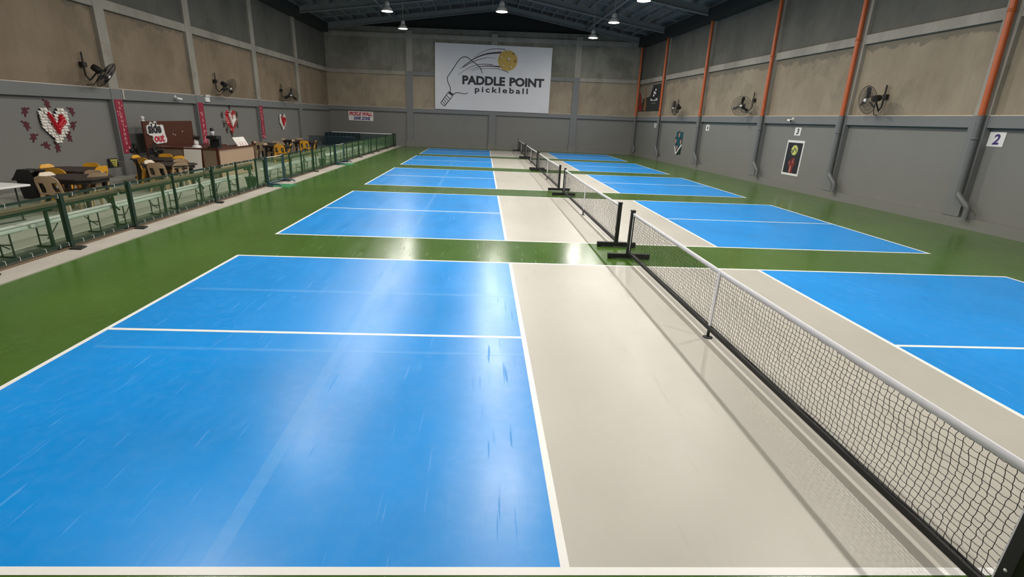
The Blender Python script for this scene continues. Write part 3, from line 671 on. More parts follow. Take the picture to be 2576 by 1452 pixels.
# ================================================================== HEARTS, CHERUBS, VALENTINE BANNERS (left wall)
HP = [(0, .40), (.12, .62), (.30, .90), (.50, 1.0), (.72, .96), (.90, .76), (1.0, .45), (.98, .10), (.80, -.22), (.45, -.64), (.12, -1.0), (-.12, -1.0), (-.45, -.64), (-.80, -.22), (-.98, .10), (-1.0, .45), (-.90, .76), (-.72, .96), (-.50, 1.0), (-.30, .90), (-.12, .62)]
def inheart(x, y):
    c = False; j = len(HP)-1
    for i in range(len(HP)):
        (xi, yi), (xj, yj) = HP[i], HP[j]
        if (yi > y) != (yj > y) and x < (xj-xi)*(y-yi)/(yj-yi)+xi: c = not c
        j = i
    return c
def heart(label, s, z, half, paper, core, seed):
    t = thing('heart_decoration', label, 'decoration', mat=frame('L', s, z, -0.148), group='paper hearts on the left wall')
    rnd = random.Random(seed); st = 0.082*half/0.52
    outl = [(x*half*.94, y*half*.94) for x, y in HP]
    MB().prism(outl[::-1], 0, 0.03).build('backing', 'ink' if paper == 'paper' else core, t)
    m = MB()
    y = -half*1.05
    while y < half:
        x = -half
        while x < half:
            if inheart(x/half, y/half):
                ang = rnd.uniform(-.3, .3); w2 = st*0.52
                b = Vector((x, y, 0.03)); h = rnd.uniform(.03, .07)
                m.add([b+Vector((-w2, w2, 0)), b+Vector((w2, w2, 0)), b+Vector((w2*.8, -w2, h)), b+Vector((-w2*.8, -w2, h)), b+Vector((0, 0, h*0.1)), b+Vector((0, w2*.9, h*.9))],
                      [(0, 4, 3), (4, 1, 2), (3, 4, 2), (0, 5, 4), (5, 1, 4)])
            x += st
        y += st
    o = m.build('petals', paper, t); o['kind'] = 'stuff'
    bl = []
    for (x, y, l, an) in ((-.30, .42, .30, 1.9), (-.22, .20, .32, 1.8), (-.12, -.05, .30, 1.85), (-.02, -.28, .28, 1.9), (.12, .02, .26, .7), (.28, .16, .26, .6), (.42, .28, .26, .5), (.50, .12, .22, .5), (.30, -.02, .26, .6), (.10, -.20, .26, .7), (.38, .42, .2, .9)):
        x *= half; y *= half; l *= half; d = Vector((cos(an), sin(an)))
        mm = MB().ball((0, 0, 0), l, 0.085*half*1.2, 0.07, 8, 6)
        mm.v = [(x+v[0]*d.x-v[1]*d.y, y+v[0]*d.y+v[1]*d.x, 0.09+v[2]) for v in mm.v]
        mm.build('balloon', core, t)
heart('big white paper heart with red balloon centre, nearest on left wall', 13.28, 1.65, 0.50, 'paper', 'heartred', 1)
heart('red heart with white centre between the HAPPY and VALENTINES banners', 23.25, 1.70, 0.52, 'heartred', 'paper', 2)
heart('small far white paper heart with red centre on left wall', 29.3, 1.63, 0.46, 'paper', 'heartred', 3)
CH = [(.0, .115), (.03, .12), (.055, .10), (.05, .07), (.06, .055), (.10, .075), (.115, .055), (.08, .02), (.065, .0), (.07, -.03), (.105, -.06), (.09, -.09), (.04, -.065), (.015, -.05), (.0, -.13), (-.035, -.13), (-.045, -.04), (-.05, -.005), (-.09, .0), (-.095, .03), (-.045, .045), (-.025, .06), (-.03, .095)]
def cherub(label, s, z, sc, mat, flip, rot):
    t = thing('cherub_cutout', label, 'decoration', mat=frame('L', s, z, -0.146), group='paper cherub cut-outs around the hearts')
    c, sn = cos(rot), sin(rot)
    poly = [((x*flip*c-y*sn)*sc, (x*flip*sn+y*c)*sc) for x, y in CH]
    if flip < 0: poly = poly[::-1]
    MB().prism(poly, 0, 0.008).build('figure', mat, t)
    MB().prism([((x*flip*c-y*sn)*sc, (x*flip*sn+y*c)*sc) for x, y in ((-.03, .05), (-.10, .12), (-.12, .16), (-.06, .15), (-.02, .08))][::-1 if flip > 0 else 1], 0.001, 0.012).build('wing', mat, t)
clock = ['above the notch', 'at upper left', 'at middle left', 'at lower left', 'below and left', 'under the tip', 'at lower right', 'at middle right', 'at upper right']
for (s, z), w_, f, r in zip([(13.02, 2.20), (12.27, 2.0), (12.21, 1.64), (12.33, 1.33), (12.68, 1.10), (13.02, 1.02), (13.53, 1.29), (13.76, 1.62), (13.82, 2.02)], clock, (1, -1, 1, -1, 1, 1, -1, -1, 1), (0.1, -.4, .2, -.5, .8, -.2, .3, -.3, .3)):
    cherub('dark red paper cherub %s of the big white heart' % w_, s+0.19, z-0.01, 1.0, 'cherub', f, r)
for (s, z), w_, f, r in zip([(23.2, 2.32), (22.46, 1.94), (22.53, 1.54), (22.74, 1.27), (23.14, 1.1), (23.79, 1.49), (23.85, 2.0)], ['above the notch', 'at upper left', 'at middle left', 'at lower left', 'under the tip', 'at lower right', 'at upper right'], (1, -1, 1, -1, 1, -1, 1), (0, .2, -.2, .1, -.1, .2, .1)):
    cherub('dark brown paper cherub %s of the red heart' % w_, s+0.1, z, 1.05, 'brownpaper', f, r)
for word, s, z0, z1, lab in (('VALENTINES', 15.80, 0.70, 2.42, 'nearest crimson banner reading VALENTINES on a left pillar'), ('HAPPY', 20.62, 0.80, 2.46, 'crimson banner reading HAPPY on the second left pillar'), ('VALENTINES', 26.32, 0.78, 2.46, 'far crimson banner reading VALENTINES beside the red heart')):
    t = thing('pillar_banner', lab, 'banner', mat=frame('L', s, z0, 0.017)); h = z1-z0
    MB().box(-.19, .19, 0, h, 0, .010).build('cloth', 'vred', t)
    n = len(word); lo = h*0.16 if n > 5 else h*0.06; hi = h-0.05 if n > 5 else h*0.80
    lt = MB(); st = (hi-lo)/n
    for i, ch in enumerate(word):
        wx = 0.045 if ch == 'I' else 0.10
        q = text_mb(ch, -wx/2-.0, wx/2, hi-(i+0.86)*st, hi-(i+0.14)*st, .009, .014, bold=0.02); lt.add(q.v, q.f)
    lt.build('lettering', 'pink', t)
    rnd = random.Random(int(s)); fl = MB()
    for k in range(7): fl.prism(disc((rnd.uniform(-.13, .13), rnd.uniform(0.04, 0.2)), .035, .03, 8), .009, .013+.0004*k)
    for k in range(5): fl.prism(disc((rnd.choice((-1, 1))*rnd.uniform(.10, .15), rnd.uniform(0.25, h-.1)), .03, .025, 8), .009, .013+.0004*k)
    fl.build('flower_print', 'pink', t)

# ================================================================== BARRIER FENCE
XF = -9.42
def fence(label, posts, feet, counter_mid, tiestep, y_end=None):
    y0 = posts[0]
    t = thing('barrier_fence', label, 'fence', (XF, y0, 0), 0)
    ff = posts
    for y in ff:
        big = y in feet
        r = 0.035 if big else 0.022
        MB().box(-r, r, y-y0-r, y-y0+r, 0.03, 0.91).build('post', 'fgreen', t, 0.004)
        if big:
            MB().prism([(-.16, -.10), (.22, -.10), (.17, .10), (-.16, .10)], 0.0125, 0.035, Matrix.Translation((0, y-y0, 0))).build('foot', 'blackp', t)
    for a, b in zip(ff[:-1], ff[1:]):
        MB().box(-.017, .017, a-y0, b-y0, 0.862, 0.896).build('top_rail', 'fgreen', t)
        MB().box(-.017, .017, a-y0, b-y0, 0.075, 0.12).build('bottom_rail', 'fgreen', t)
        MB().add([(0, a-y0, 0.10), (0, b-y0, 0.10), (0, b-y0, 0.88), (0, a-y0, 0.88)], [(0, 1, 2, 3)]).build('mesh_panel', 'fmesh', t)
    MB().box(-.03, .03, 0, ff[-1]-y0, 0.012, 0.04).build('kickboard', 'wood', t)
    if tiestep:
        tm = MB().box(-.019, .021, -.0035, .0035, -.045, .016).mesh('tie', 'white'); rnd = random.Random(9)
        y = y0+0.1
        while y < ff[-1]-0.05:
            for z in (0.885, 0.108):
                if rnd.random() < (0.55 if z > .5 else 0.85): o = obj('tie', tm, t); o.location = (0, y-y0+rnd.uniform(-.05, .05), z); o.rotation_euler = (rnd.uniform(-.15, .15), 0, 0)
            y += tiestep
    return t
f1 = [1.5, 3.05, 4.62, 6.18, 7.77, 9.2, 10.82, 12.1, 13.33, 13.95]
fence('near green mesh barrier fence with white ties beside the kerb', f1, (3.05, 4.62, 6.18, 7.77, 10.82, 13.95), None, 0.24)
f2 = [15.42, 16.02, 17.18, 18.49, 19.63, 20.9, 21.5]
fence('middle green mesh barrier fence between the two blue gates', f2, (15.42, 18.49, 21.5), None, 0.0)
f3 = [23.05, 23.6, 24.75, 26.08, 27.29, 28.54, 29.15, 30.79, 33.79, 36.88, 38.0]
fence('far green mesh barrier fence running to the back wall', f3, (23.05, 26.08, 29.15, 30.79, 33.79, 36.88), None, 0.0)
def gate(label, y0, y1):
    t = thing('barrier_gate', label, 'gate', (XF+0.03, y0, 0), 0, 'blue framed gates in the barrier fence'); L = y1-y0
    for y in (0.06, L-0.06): MB().tube([(0, y, 0.05), (0, y, 0.90)], 0.022, 8).build('post', 'bluemetal', t)
    MB().tube([(0, 0.06, 0.885), (0, L/2, 0.87), (0, L-0.06, 0.885)], 0.014, 8).build('top_wire', 'alu', t)
    MB().tube([(0.02, 0.06, 0.10), (0.02, L-0.06, 0.10)], 0.02, 8).build('bottom_bar', 'bluemetal', t)
    MB().add([(0, 0.07, 0.10), (0, L-.07, 0.10), (0, L-.07, 0.88), (0, 0.07, 0.88)], [(0, 1, 2, 3)]).build('mesh_panel', 'fmesh', t)
    for y in (0.08, L-0.08):
        MB().tube([(-.22, y, 0.015), (-.20, y, 0.07), (0.30, y, 0.07), (0.34, y, 0.06), (0.36, y, 0.0122)], 0.022, 8).build('foot', 'bluemetal', t)
gate('blue framed mesh gate nearer the viewer, at the first green mat', 13.98, 15.38)
gate('farther blue framed mesh gate, at the second green mat', 21.55, 23.0)

# ================================================================== COUNTERS AND BENCHES BEHIND THE FENCE
def counter(label, y0, y1):
    t = thing('bar_counter', label, 'table', (-9.72, y0, 0), 0, 'brown ledge counters behind the fence'); L = y1-y0
    MB().box(-.04, .10, 0.01, L-.01, 0.690, 0.745).build('top', 'wood', t, 0.004)
    MB().box(.04, .095, 0.03, L-.03, 0.645, 0.69).build('apron', 'fgreen', t)
    for y in (L*0.45,):
        MB().box(.03, .07, y-.02, y+.02, 0, 0.69).build('leg', 'fgreen', t)
    MB().box(-.03, .01, L-.06, L-.02, 0, 0.69).build('leg', 'fgreen', t)
    MB().bar((.07, L-.34, 0.65), (.07, L-.02, 0.36), 0.022, 0.022).build('brace', 'fgreen', t)
cl_ = ['at the left edge of the photo', 'in front of the first brown tables', 'in front of the beige snack bar', 'just past the nearer blue gate', 'before the farther blue gate', 'past the farther blue gate', 'nearest the far dark netting']
for (a, b), q in zip(((1.8, 4.75), (4.8, 7.78), (7.85, 10.82)), cl_[:3]): counter('brown ledge counter behind the fence '+q, a, b)
counter('short brown ledge counter behind the fence before the nearer blue gate', 10.90, 13.6)
for (a, b), q in zip(((15.5, 18.4), (18.5, 21.0), (23.4, 26.0), (26.1, 28.4)), cl_[3:]): counter('brown ledge counter behind the fence '+q, a, b)
def make_bench(label, y, L=1.76):
    t = thing('folding_bench', label, 'bench', (-9.88, y, 0), 0, 'white folding benches behind the fence')
    MB().box(-.12, .12, 0, L, 0.385, 0.44).build('seat', 'bench', t, 0.012)
    MB().box(-.09, .09, .08, L-.08, 0.365, 0.386).build('seat_frame', 'bench', t)
    for y_, sg in ((0.32, 1), (L-0.32, -1)):
        lg = MB().tube([(-.09, y_, 0.375), (-.09, y_, 0.015)], .012, 6).tube([(.09, y_, 0.375), (.09, y_, 0.015)], .012, 6).tube([(-.09, y_, .2), (.09, y_, .2)], .009, 6)
        lg.build('leg_frame', 'legmetal', t)
        MB().box(-.14, .14, y_-.016, y_+.016, 0, .022).build('foot', 'legmetal', t)
        MB().tube([(0.05, y_, 0.14), (0.05, y_+sg*0.14, 0.24), (0.05, y_+sg*0.30, 0.385)], .009, 6).build('brace', 'legmetal', t)
    return t
bl_ = ['at the left edge of the photo', 'second from the left edge', 'before the first brown tables', 'before the second group of brown tables', 'before the white panel of the snack bar', 'at the right end of the near row',
       'just past the nearer blue gate', 'in the middle of the middle row', 'at the far end of the middle row', 'just before the farther blue gate', 'second past the farther gate', 'third past the farther gate', 'last in the far row']
b0 = None
for y, q in zip((2.3, 4.12, 5.93, 7.73, 9.55, 11.35, 14.85, 16.7, 18.55, 21.6, 23.5, 25.3, 27.1), bl_):
    lab = 'white folding bench '+q+' behind the fence'
    b0 = make_bench(lab, y) if b0 is None else dup(b0, lab, (-9.88, y, 0)) and b0
def bucket(label, x, y, broom):
    t = thing('bucket', label, 'bucket', (x, y, 0), 0)
    MB().lathe([(0, 0), (.12, 0), (.165, .30), (.175, .30), (.175, .32), (.155, .32), (.115, .02), (0, .02)], 16).build('tub', 'bucket', t)
    MB().tube([(0, -.16, .31), (0, -.10, .40), (0, .10, .40), (0, .16, .31)], .006, 6).build('handle', 'bucket', t)
bucket('dark green bucket by the last post before the nearer gate', -9.78, 13.72, 1)
bucket('dark green bucket beside the farther gate', -9.8, 20.9, 0)
t = thing('mop', 'dark green mop standing in the bucket by the nearer gate', 'mop', (-9.78, 13.66, 0.03))
MB().tube([(0, 0, 0), (-.02, .02, .62)], .012, 6).build('handle', 'legmetal', t)
m = MB(); rnd = random.Random(4)
for k in range(26):
    a = rnd.uniform(0, 2*pi); e = rnd.uniform(-.9, .5)
    m.tube([(-.02, .02, .62), (-.02+.07*cos(a), .02+.07*sin(a), .62+.05*e), (-.02+.13*cos(a), .02+.13*sin(a), .58+.14*e)], .012, 4)
m.build('mop_head', 'bucket', t)

# ================================================================== TABLES AND CHAIRS
def make_table():
    t = thing('plastic_table', '', 'table', (0, 0, 0), 0, 'dark brown tables in the seating area')
    a, b, c = 0.62, 0.52, 0.20
    poly = [(-a+c, -b), (a-c, -b), (a, -b+c), (a, b-c), (a-c, b), (-a+c, b), (-a, b-c), (-a, -b+c)]
    MB().prism(poly, 0.69, 0.725).build('tabletop', 'tabledark', t, 0.006)
    ap = [(x*.9, y*.86) for x, y in poly]
    MB().prism(ap, 0.61, 0.69).build('apron', 'tabledark', t)
    for sx in (-1, 1):
        for sy in (-1, 1):
            MB().add([(sx*.42-.045, sy*.29-.045, .62), (sx*.42+.045, sy*.29-.045, .62), (sx*.42+.045, sy*.29+.045, .62), (sx*.42-.045, sy*.29+.045, .62),
                      (sx*.44-.03, sy*.33-.03, 0), (sx*.44+.03, sy*.33-.03, 0), (sx*.44+.03, sy*.33+.03, 0), (sx*.44-.03, sy*.33+.03, 0)], [(0, 1, 2, 3), (7, 6, 5, 4), (4, 5, 1, 0), (5, 6, 2, 1), (6, 7, 3, 2), (7, 4, 0, 3)]).build('leg', 'tabledark', t)
    return t
def make_chair(mat):
    t = thing('plastic_chair', '', 'chair', (0, 0, 0), 0)
    # seat (faces +Y), back at -Y
    MB().prism([(-.20, -.20), (.20, -.20), (.225, .15), (.19, .215), (-.19, .215), (-.225, .15)], 0.405, 0.43).build('seat', mat, t, 0.008)
    def bk(x, z):  # point on the curved, raked back
        return Vector((x*(1-0.10*(z-.42)), -.20-0.30*(z-.42)+0.35*x*x, z))
    def patch(pts):   # thin slab through a strip of (x0,x1,z)
        m = MB(); n = 6
        for (x0, x1, z0), (x2, x3, z1) in zip(pts[:-1], pts[1:]):
            for k in range(n):
                q = [bk(x0+(x1-x0)*k/n, z0), bk(x0+(x1-x0)*(k+1)/n, z0), bk(x2+(x3-x2)*(k+1)/n, z1), bk(x2+(x3-x2)*k/n, z1)]
                e = Vector((0, -.022, 0)); m.hexa([q[0]+e, q[1]+e, q[1], q[0], q[3]+e, q[2]+e, q[2], q[3]])
        return m
    arch = [(-.235, .235, .66), (-.232, .232, .70), (-.215, .215, .745), (-.18, .18, .785), (-.12, .12, .81)]
    m = patch(arch)
    for sg in (-1, 1):
        q = patch([(min(sg*.235, sg*.185), max(sg*.235, sg*.185), .66), (min(sg*.235, sg*.19), max(sg*.235, sg*.19), .41)]); m.add(q.v, q.f)
    q = patch([(-.075, .075, .66), (-.06, .06, .55), (-.085, .085, .43)]); m.add(q.v, q.f)
    q = patch([(-.20, .20, .445), (-.20, .20, .405)]); m.add(q.v, q.f)
    m.build('backrest', mat, t)
    for sx in (-1, 1):
        for y0, y1, x1 in ((-.18, -.27, .235), (.17, .225, .235)):
            a, b = Vector((sx*.19, y0, .415)), Vector((sx*x1, y1, 0)); w0, w1 = .038, .022
            c = []
            for p, w_ in ((b, w1), (a, w0)):
                c += [p+Vector((-w_, -w_*.6, 0)), p+Vector((w_, -w_*.6, 0)), p+Vector((w_, w_*.6, 0)), p+Vector((-w_, w_*.6, 0))]
            MB().hexa(c).build('leg', mat, t)
    return t
protos = {}
def place(proto, mk, label, x, y, rz, group=None):
    if proto not in protos:
        o = mk(); protos[proto] = o; o['label'] = label; o.location = (x, y, 0); o.rotation_euler = (0, 0, rz)
    else: o = dup(protos[proto], label, (x, y, 0), rz)
    if group: o['group'] = group
    return o
TB = [(-11.75, 9.52, 0.0, 'dark brown table nearest the black bin, close to the fence'), (-12.87, 10.90, 0.1, 'dark brown table behind the first table, near the big white heart'),
      (-11.62, 12.82, 0.0, 'dark brown table in front of the white panel, close to the fence'), (-12.80, 14.22, 0.1, 'dark brown table behind the second group, before the snack bar'),
      (-12.25, 22.30, 0.0, 'dark brown table right of the snack bar, nearest of the far group'), (-13.2, 23.55, 0.0, 'dark brown table at the foot of the third pillar'),
      (-12.25, 26.2, 0.0, 'dark brown table of the far group nearest the fence'), (-13.2, 27.2, 0.0, 'dark brown table farthest back by the left wall')]
for x, y, r, lab in TB: place('table', make_table, lab, x, y, r)
E_, W_, N_, S_ = -pi/2, pi/2, 0.0, pi     # facing east(+x), west, north(+y), south
CHR = [('beige', -11.80, 8.82, N_+.1, 'beige plastic chair beside the black bin, its slotted back to the viewer'), ('beige', -11.30, 9.62, W_-.45, 'beige plastic chair at the right corner of the first table'),
       ('cream', -12.28, 9.45, E_, 'cream topped plastic chair at the left side of the first table'), ('yellow', -12.70, 10.20, N_, 'orange-yellow chair with its back to the viewer, between the first two tables'),
       ('yellow', -13.46, 10.92, E_, 'yellow chair at the left side of the table below the white heart'), ('yellow', -12.85, 11.56, S_, 'yellow chair behind the far first-group table, against the wall'),
       ('yellow', -12.18, 10.98, W_, 'yellow chair at the right side of the far first-group table'), ('beige', -11.72, 10.08, S_, 'beige chair on the far side of the first table'),
       ('beige', -11.60, 12.15, N_+.1, 'beige plastic chair with slotted back before the second group of tables'), ('cream', -12.14, 12.76, E_, 'cream topped chair at the left side of the second group near table'),
       ('yellow', -12.76, 13.45, N_-.35, 'orange-yellow chair turned sideways left of the second group of tables'), ('yellow', -13.40, 14.15, E_+.1, 'yellow chair under the VALENTINES banner, leftmost of the second group'),
       ('yellow', -12.95, 14.92, S_, 'yellow chair behind the second group, against the taupe bar front'), ('yellow', -12.25, 14.40, W_-.3, 'yellow chair at the right side of the second group far table'),
       ('beige', -11.62, 13.42, S_+.2, 'beige chair top showing behind the second group near table'), ('beige', -11.10, 12.48, W_-.5, 'beige plastic chair with slotted back, right of the second group'),
       ('yellow', -11.92, 21.6, N_+.15, 'yellow chair right of the snack bar, slotted back to the viewer'), ('yellow', -11.72, 22.5, W_+.2, 'yellow chair right of the blue gate post, turned sideways'),
       ('yellow', -12.12, 25.5, N_+.15, 'yellow chair of the far group with its slotted back to the viewer'), ('yellow', -11.70, 26.15, W_+.2, 'rightmost yellow chair of the far group'),
       ('beige', -13.70, 23.25, E_, 'greyish beige chair beside the right end of the snack bar'), ('beige', -13.25, 22.85, N_+.3, 'beige chair at the foot of the third pillar, facing away'),
       ('beige', -12.35, 22.95, S_, 'beige chair behind the nearest far table'), ('beige', -12.78, 22.25, E_, 'beige chair left of the nearest far table'),
       ('beige', -12.85, 26.0, E_, 'beige chair in the middle of the far group'), ('beige', -13.05, 24.2, S_, 'beige chair behind the table at the third pillar'),
       ('beige', -13.72, 26.9, E_, 'beige chair by the left wall before the farthest table'), ('beige', -13.15, 27.9, S_, 'beige chair behind the farthest table')]
for k, x, y, r, lab in CHR:
    d = Vector((-sin(r), cos(r)))*0.30
    place('chair_'+k, (lambda k=k: make_chair(k)), lab, x+d.x, y+d.y, r, {'yellow': 'yellow plastic chairs', 'beige': 'beige plastic chairs', 'cream': 'cream plastic chairs'}[k])

# black bin, white folding table
t = thing('grill_bin', 'black lidded bin left of the first beige chair', 'bin', (-13.70, 10.72, 0), R(-6)); t.scale = (0.74, 0.70, 0.97)
MB().hexa([(-.24, -.24, 0), (.24, -.24, 0), (.24, .24, 0), (-.24, .24, 0), (-.29, -.30, .46), (.29, -.30, .46), (.29, .30, .46), (-.29, .30, .46)]).build('body', 'blackp', t, 0.012)
MB().hexa([(-.37, -.38, .46), (.37, -.38, .46), (.37, .38, .46), (-.37, .38, .46), (-.35, -.36, .52), (.35, -.36, .52), (.35, .36, .52), (-.35, .36, .52)]).build('rim', 'blackp', t, 0.008)
MB().hexa([(-.34, -.35, .52), (.34, -.35, .52), (.34, .35, .52), (-.34, .35, .52), (-.26, -.22, .72), (.20, -.22, .72), (.20, .22, .72), (-.26, .22, .72)]).build('lid', 'blackp', t, 0.015)
MB().box(.285, .30, -.08, .06, .38, .43).build('badge', 'alu', t)
t = thing('folding_table', 'white topped folding table at the left edge of the photo', 'table', (-12.20, 7.95, 0), R(-8))
MB().box(-1.2, .55, -.36, .36, .685, .725).build('tabletop', 'white', t, 0.01)
for x in (-.9, .3):
    for y in (-.26, .26): MB().tube([(x, y, .69), (x, y, .02)], .014, 6).build('leg', 'legmetal', t)
    MB().tube([(x, -.30, .014), (x, .30, .014)], .014, 6).build('foot_bar', 'legmetal', t)
MB().tube([(.28, 0, .35), (-.15, 0, .68)], .010, 6).build('brace', 'alu', t)

# ================================================================== SNACK BAR
t = thing('snack_bar', 'L-shaped snack bar counter with beige front and brown trim', 'counter', (-11.55, 15.47, 0), 0)
HB = 0.99
MB().box(-.03, .0, .06, 2.70, .02, HB-.05).build('beige_front', 'beigepanel', t)
MB().box(-.50, -.06, .0, .03, .02, HB-.05).build('taupe_front', 'taupe', t); MB().box(-1.08, -.56, .0, .03, .02, HB-.05).build('taupe_front', 'taupe', t); MB().box(-2.0, -1.14, .0, .03, .02, HB-.05).build('taupe_front', 'taupe', t)
for x0, x1 in ((-.06, .01), (-.56, -.50), (-1.14, -1.08), (-2.06, -2.0)): MB().box(x0, x1, -.012, .06, 0, HB).build('brown_post', 'brown', t)
MB().box(-.05, .01, 2.70, 2.76, 0, HB+.12).build('brown_post', 'brown', t)
MB().box(-.50, .04, -.03, 2.72, HB-.05, HB).build('worktop', 'brown', t, 0.006); MB().box(-2.1, -.50, -.03, .50, HB-.052, HB-.002).build('worktop', 'brown', t, 0.006)
MB().box(-.50, -.47, .5, 2.70, .05, HB-.05).build('back_board', 'brown', t); MB().box(-2.0, -.5, .46, .49, .05, HB-.05).build('back_board', 'brown', t)
t = thing('white_panel', 'white panel leaning on the snack bar front', 'panel', (-12.37, 15.42, 0.0), 0)
MB().hexa([(-.28, -.12, .0), (.28, -.12, .0), (.28, -.09, .0), (-.28, -.09, .0), (-.28, .03, 1.0), (.28, .03, 1.0), (.28, .05, 1.0), (-.28, .05, 1.0)]).build('sheet', 'paper', t); MB().box(-.28, .28, .036, .05, .93, 1.0).build('edge_strip', 'white', t)
t = thing('back_panel', 'dark red-brown back panel of the snack bar behind the side out sign', 'panel', mat=frame('L', 16.2, 0.0, 0.40))
MB().box(0, 2.92, .84, 1.75, -.04, 0).build('board', 'brown', t)
for x in (0.04, 2.84): MB().box(x-.04, x+.04, 0.0, .86, -.05, -.01).build('leg', 'brown', t)
for x, y in ((1.6, 1.28), (1.72, 1.25), (2.2, 1.36)): MB().ball((x, y, .005), .03, .03, .012, 8, 4).build('hook', 'alu', t)
t = thing('cutout_sign', 'white edged cut-out sign reading side out on the brown panel', 'sign', mat=frame('L', 16.33, 0.98, 0.405))
a = text_mb('side', 0, .80, .32, .76, .0, .03, bold=.10); b = text_mb('out', .25, .98, 0, .36, .0, .029, bold=.10); a.add(b.v, b.f)
MB().prism([(0.0, .36), (.10, .30), (.26, .28), (.30, .06), (.42, .0), (.98, .04), (1.02, .14), (.96, .30), (.92, .62), (.82, .66), (.70, .58), (.56, .66), (.50, .74), (.40, .66), (.26, .76), (.18, .64), (.04, .58)], 0, .026).build('white_edge', 'white', t)
a.build('white_outline', 'white', t)
text_mb('side', .05, .75, .36, .72, .029, .04, bold=.035).build('black_lettering', 'ink', t)
text_mb('out', .30, .86, .06, .32, .029, .04, bold=.03).build('red_lettering', 'red', t)
t = thing('dome_camera', 'small white dome camera on top of the brown back panel', 'camera', mat=frame('L', 16.27, 1.75, 0.38))
MB().lathe([(0, 0), (.06, 0), (.06, .03), (.03, .05), (0, .05)], 12, M4=Matrix.Rotation(-pi/2, 4, 'X')).build('base', 'white', t); MB().ball((0, .11, 0), .065, n=12, m=8).build('dome', 'white', t)
t = thing('coffee_machine', 'black coffee machine on the snack bar counter', 'machine', (-11.78, 15.72, HB), R(0))
MB().box(-.17, .17, -.10, .22, 0, .05).build('base', 'blackp', t, 0.006); MB().box(-.16, .16, .06, .22, .05, .34).build('body', 'blackp', t, 0.01); MB().box(-.17, .17, -.10, .22, .29, .40).build('head', 'blackp', t, 0.01); MB().tube([(-.05, -.08, .29), (-.05, -.08, .22)], .03, 8).build('spout', 'black', t)
t = thing('shaker_bottle', 'clear white bottle with black lid standing on the coffee machine', 'bottle', (-11.82, 15.80, HB+.4), 0)
MB().lathe([(0, 0), (.05, 0), (.06, .12), (.055, .15), (0, .15)], 12).build('body', 'white', t); MB().lathe([(.06, .145), (.065, .20), (.04, .25), (0, .25)], 12).build('lid', 'ink', t)
t = thing('menu_cards', 'white and pink folded menu boards on the snack bar counter', 'menu', (-11.66, 17.35, HB), pi/2)
for i, (x, w_) in enumerate(((-.36, .20), (-.14, .18), (.06, .22), (.28, .22))):
    MB().hexa([(x, -.08, 0), (x+w_, -.08, 0), (x+w_, -.065, 0), (x, -.065, 0), (x-.05, .06, .30), (x+w_-.05, .06, .30), (x+w_-.05, .075, .30), (x-.05, .075, .30)]).build('card', 'paper', t)
    MB().hexa([(x+.03, -.084, .02), (x+.07, -.084, .02), (x+.07, -.078, .02), (x+.03, -.078, .02), (x+.05-.04, .046, .25), (x+.09-.04, .046, .25), (x+.09-.04, .052, .25), (x+.05-.04, .052, .25)]).build('print', 'pink', t)
t = thing('bowl', 'white upturned bowl on the snack bar above the white panel', 'bowl', (-12.3, 15.62, HB), 0)
MB().lathe([(.15, 0), (.14, .04), (.10, .075), (.05, .085), (0, .085)], 16).build('shell', 'white', t); MB().lathe([(.05, .085), (.05, .095), (0, .095)], 12).build('foot_ring', 'white', t)
t = thing('flower_vase', 'two white bottles with dark leaves at the right end of the brown panel', 'vase', (-13.55, 17.9, HB-.1), 0)
for x in (-.06, .06): MB().lathe([(0, 0), (.05, 0), (.055, .12), (.02, .18), (.025, .22), (0, .22)], 10, (0, x, 0)).build('bottle', 'white', t)
m = MB(); rnd = random.Random(2)
for k in range(22):
    a = rnd.uniform(0, 2*pi); r = rnd.uniform(.06, .2); h = rnd.uniform(.25, .42)
    m.add([(0, 0, .2), (r*.5*cos(a)-.02, r*.5*sin(a), h*.8), (r*cos(a), r*sin(a), h), (r*.5*cos(a)+.03, r*.5*sin(a)+.02, h*.8)], [(0, 1, 2, 3)])
m.build('leaves', 'brownpaper', t)
t = thing('side_table', 'dark side counter holding the vase, under the brown panel', 'counter', (-13.55, 16.4, 0), 0)
MB().box(-.45, .45, 0, 2.9, HB-.16, HB-.10).build('worktop', 'brown', t); MB().box(-.42, .40, .04, 2.86, 0.02, HB-.16).build('cabinet', 'taupe', t)
def pedfan(label, x, y, f):
    t = thing('pedestal_fan', label, 'fan', (x, y, 0), f)
    MB().lathe([(0, 0), (.20, 0), (.19, .03), (.04, .05), (0, .05)], 16).build('base', 'blackp', t); MB().tube([(0, 0, .04), (0, 0, .80)], .022, 8).build('pole', 'black', t)
    Mx = Matrix.Translation((0, .06, .86)) @ Matrix.Rotation(pi/2, 4, 'X')
    cg = MB()
    for r in (.08, .16, .24): cg.tube([Mx @ Vector((r*cos(2*pi*k/20), r*sin(2*pi*k/20), .05*(1-(r/.24)**2))) for k in range(21)], .006, 4, False)
    for k in range(30): cg.tube([Mx @ Vector((r*cos(2*pi*k/30), r*sin(2*pi*k/30), .05*(1-(r/.24)**2))) for r in (.03, .14, .24)], .004, 3, False)
    cg.build('cage', 'cagemesh', t)
    for k in range(4):
        an = pi*k/2; MB().add([Mx @ Vector((r*cos(an)-s*w_*sin(an), r*sin(an)+s*w_*cos(an), -.02+s*.015)) for r, w_ in ((.03, .02), (.21, .07)) for s in (-1, 1)], [(0, 1, 3, 2)]).build('blade', 'blackp', t)
    MB().lathe([(0, -.16), (.06, -.15), (.07, -.06), (0, -.05)], 12, M4=Mx).build('motor', 'blackp', t)
pedfan('black pedestal fan left of the snack bar, turned to the wall', -13.95, 15.1, R(150)); pedfan('black pedestal fan in front of the left end of the snack bar', -13.35, 15.1, R(200))

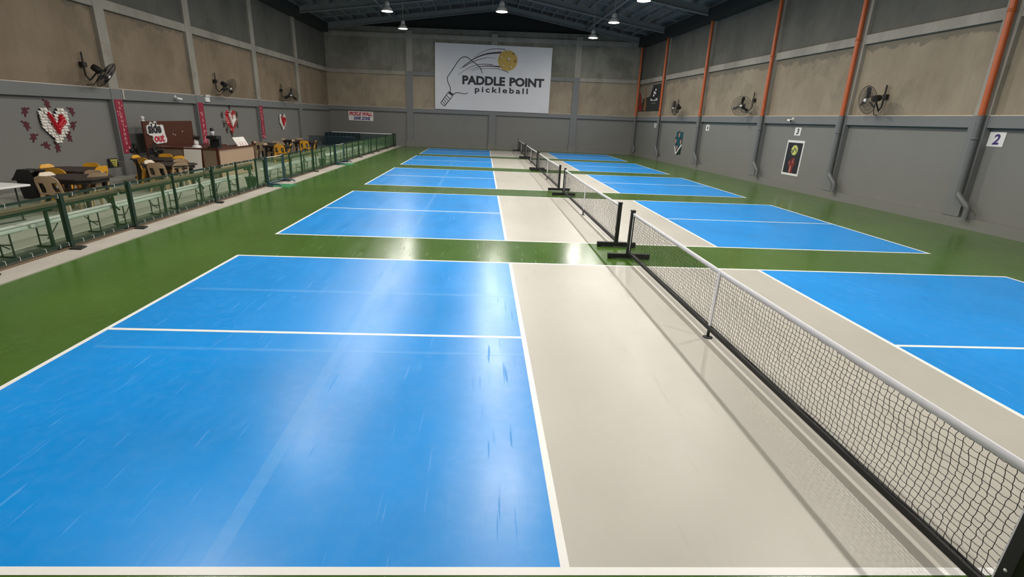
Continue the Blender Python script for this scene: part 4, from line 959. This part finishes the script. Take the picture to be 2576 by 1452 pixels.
# ================================================================== FAR LEFT CORNER
t = thing('practice_net', 'long low practice net with white tape along the back wall', 'net', (-14.0, 37.0, 0), 0)
for x in (0.0, 4.62): MB().box(x-.03, x+.03, -.03, .03, 0, .93).build('post', 'black', t)
MB().box(4.50, 4.76, -.04, .04, .90, .945).build('post_cap', 'blackp', t)
MB().box(.03, 4.59, -.012, .012, .865, .915).build('top_tape', 'tape', t); MB().add([(.03, 0, .08), (4.59, 0, .08), (4.59, 0, .87), (.03, 0, .87)], [(0, 1, 2, 3)]).build('netting', 'navymesh', t)
for x in (0.2, 4.5): MB().box(x-.03, x+.03, -.3, .3, 0, .05).build('foot', 'black', t)
for i, (x0, x1, y) in enumerate(((-14.05, -11.75, 36.4), (-14.05, -11.75, 35.9), (-14.0, -11.8, 35.4))):
    t = thing('stored_barrier', ['dark navy barrier panel stored against the far practice net', 'dark navy barrier panel second from the far practice net', 'dark navy barrier panel third from the far practice net'][i], 'barrier', (x0, y, 0), 0, 'navy barrier panels stored in the far corner'); L = x1-x0
    for x in (0, L): MB().tube([(x, 0, 0), (x, 0, .88)], .018, 6).build('post', 'fgreen', t)
    MB().tube([(0, 0, .87), (L, 0, .87)], .016, 6).build('top_rail', 'navy', t); MB().tube([(0, 0, .08), (L, 0, .08)], .016, 6).build('bottom_rail', 'navy', t)
    vs = []; n = 24
    for k in range(n+1): vs += [(L*k/n, .02*sin(k*2.2), .08), (L*k/n, .02*sin(k*2.2), .87)]
    MB().add(vs, [(2*k, 2*k+2, 2*k+3, 2*k+1) for k in range(n)]).build('panel', 'navy', t)
t = thing('frame_barrier', 'thin framed see-through navy barrier in front of the stored panels', 'barrier', (-14.0, 32.0, 0), 0)
MB().tube([(0, 0, 0), (0, 0, .78), (2.9, 0, .78), (2.9, 0, 0)], .016, 6).build('frame', 'bluemetal', t); MB().add([(0, 0, .1), (2.9, 0, .1), (2.9, 0, .77), (0, 0, .77)], [(0, 1, 2, 3)]).build('mesh_panel', 'navymesh', t)
for x in (0.02, 2.88): MB().box(x-.02, x+.02, -.2, .2, 0, .03).build('foot', 'bluemetal', t)
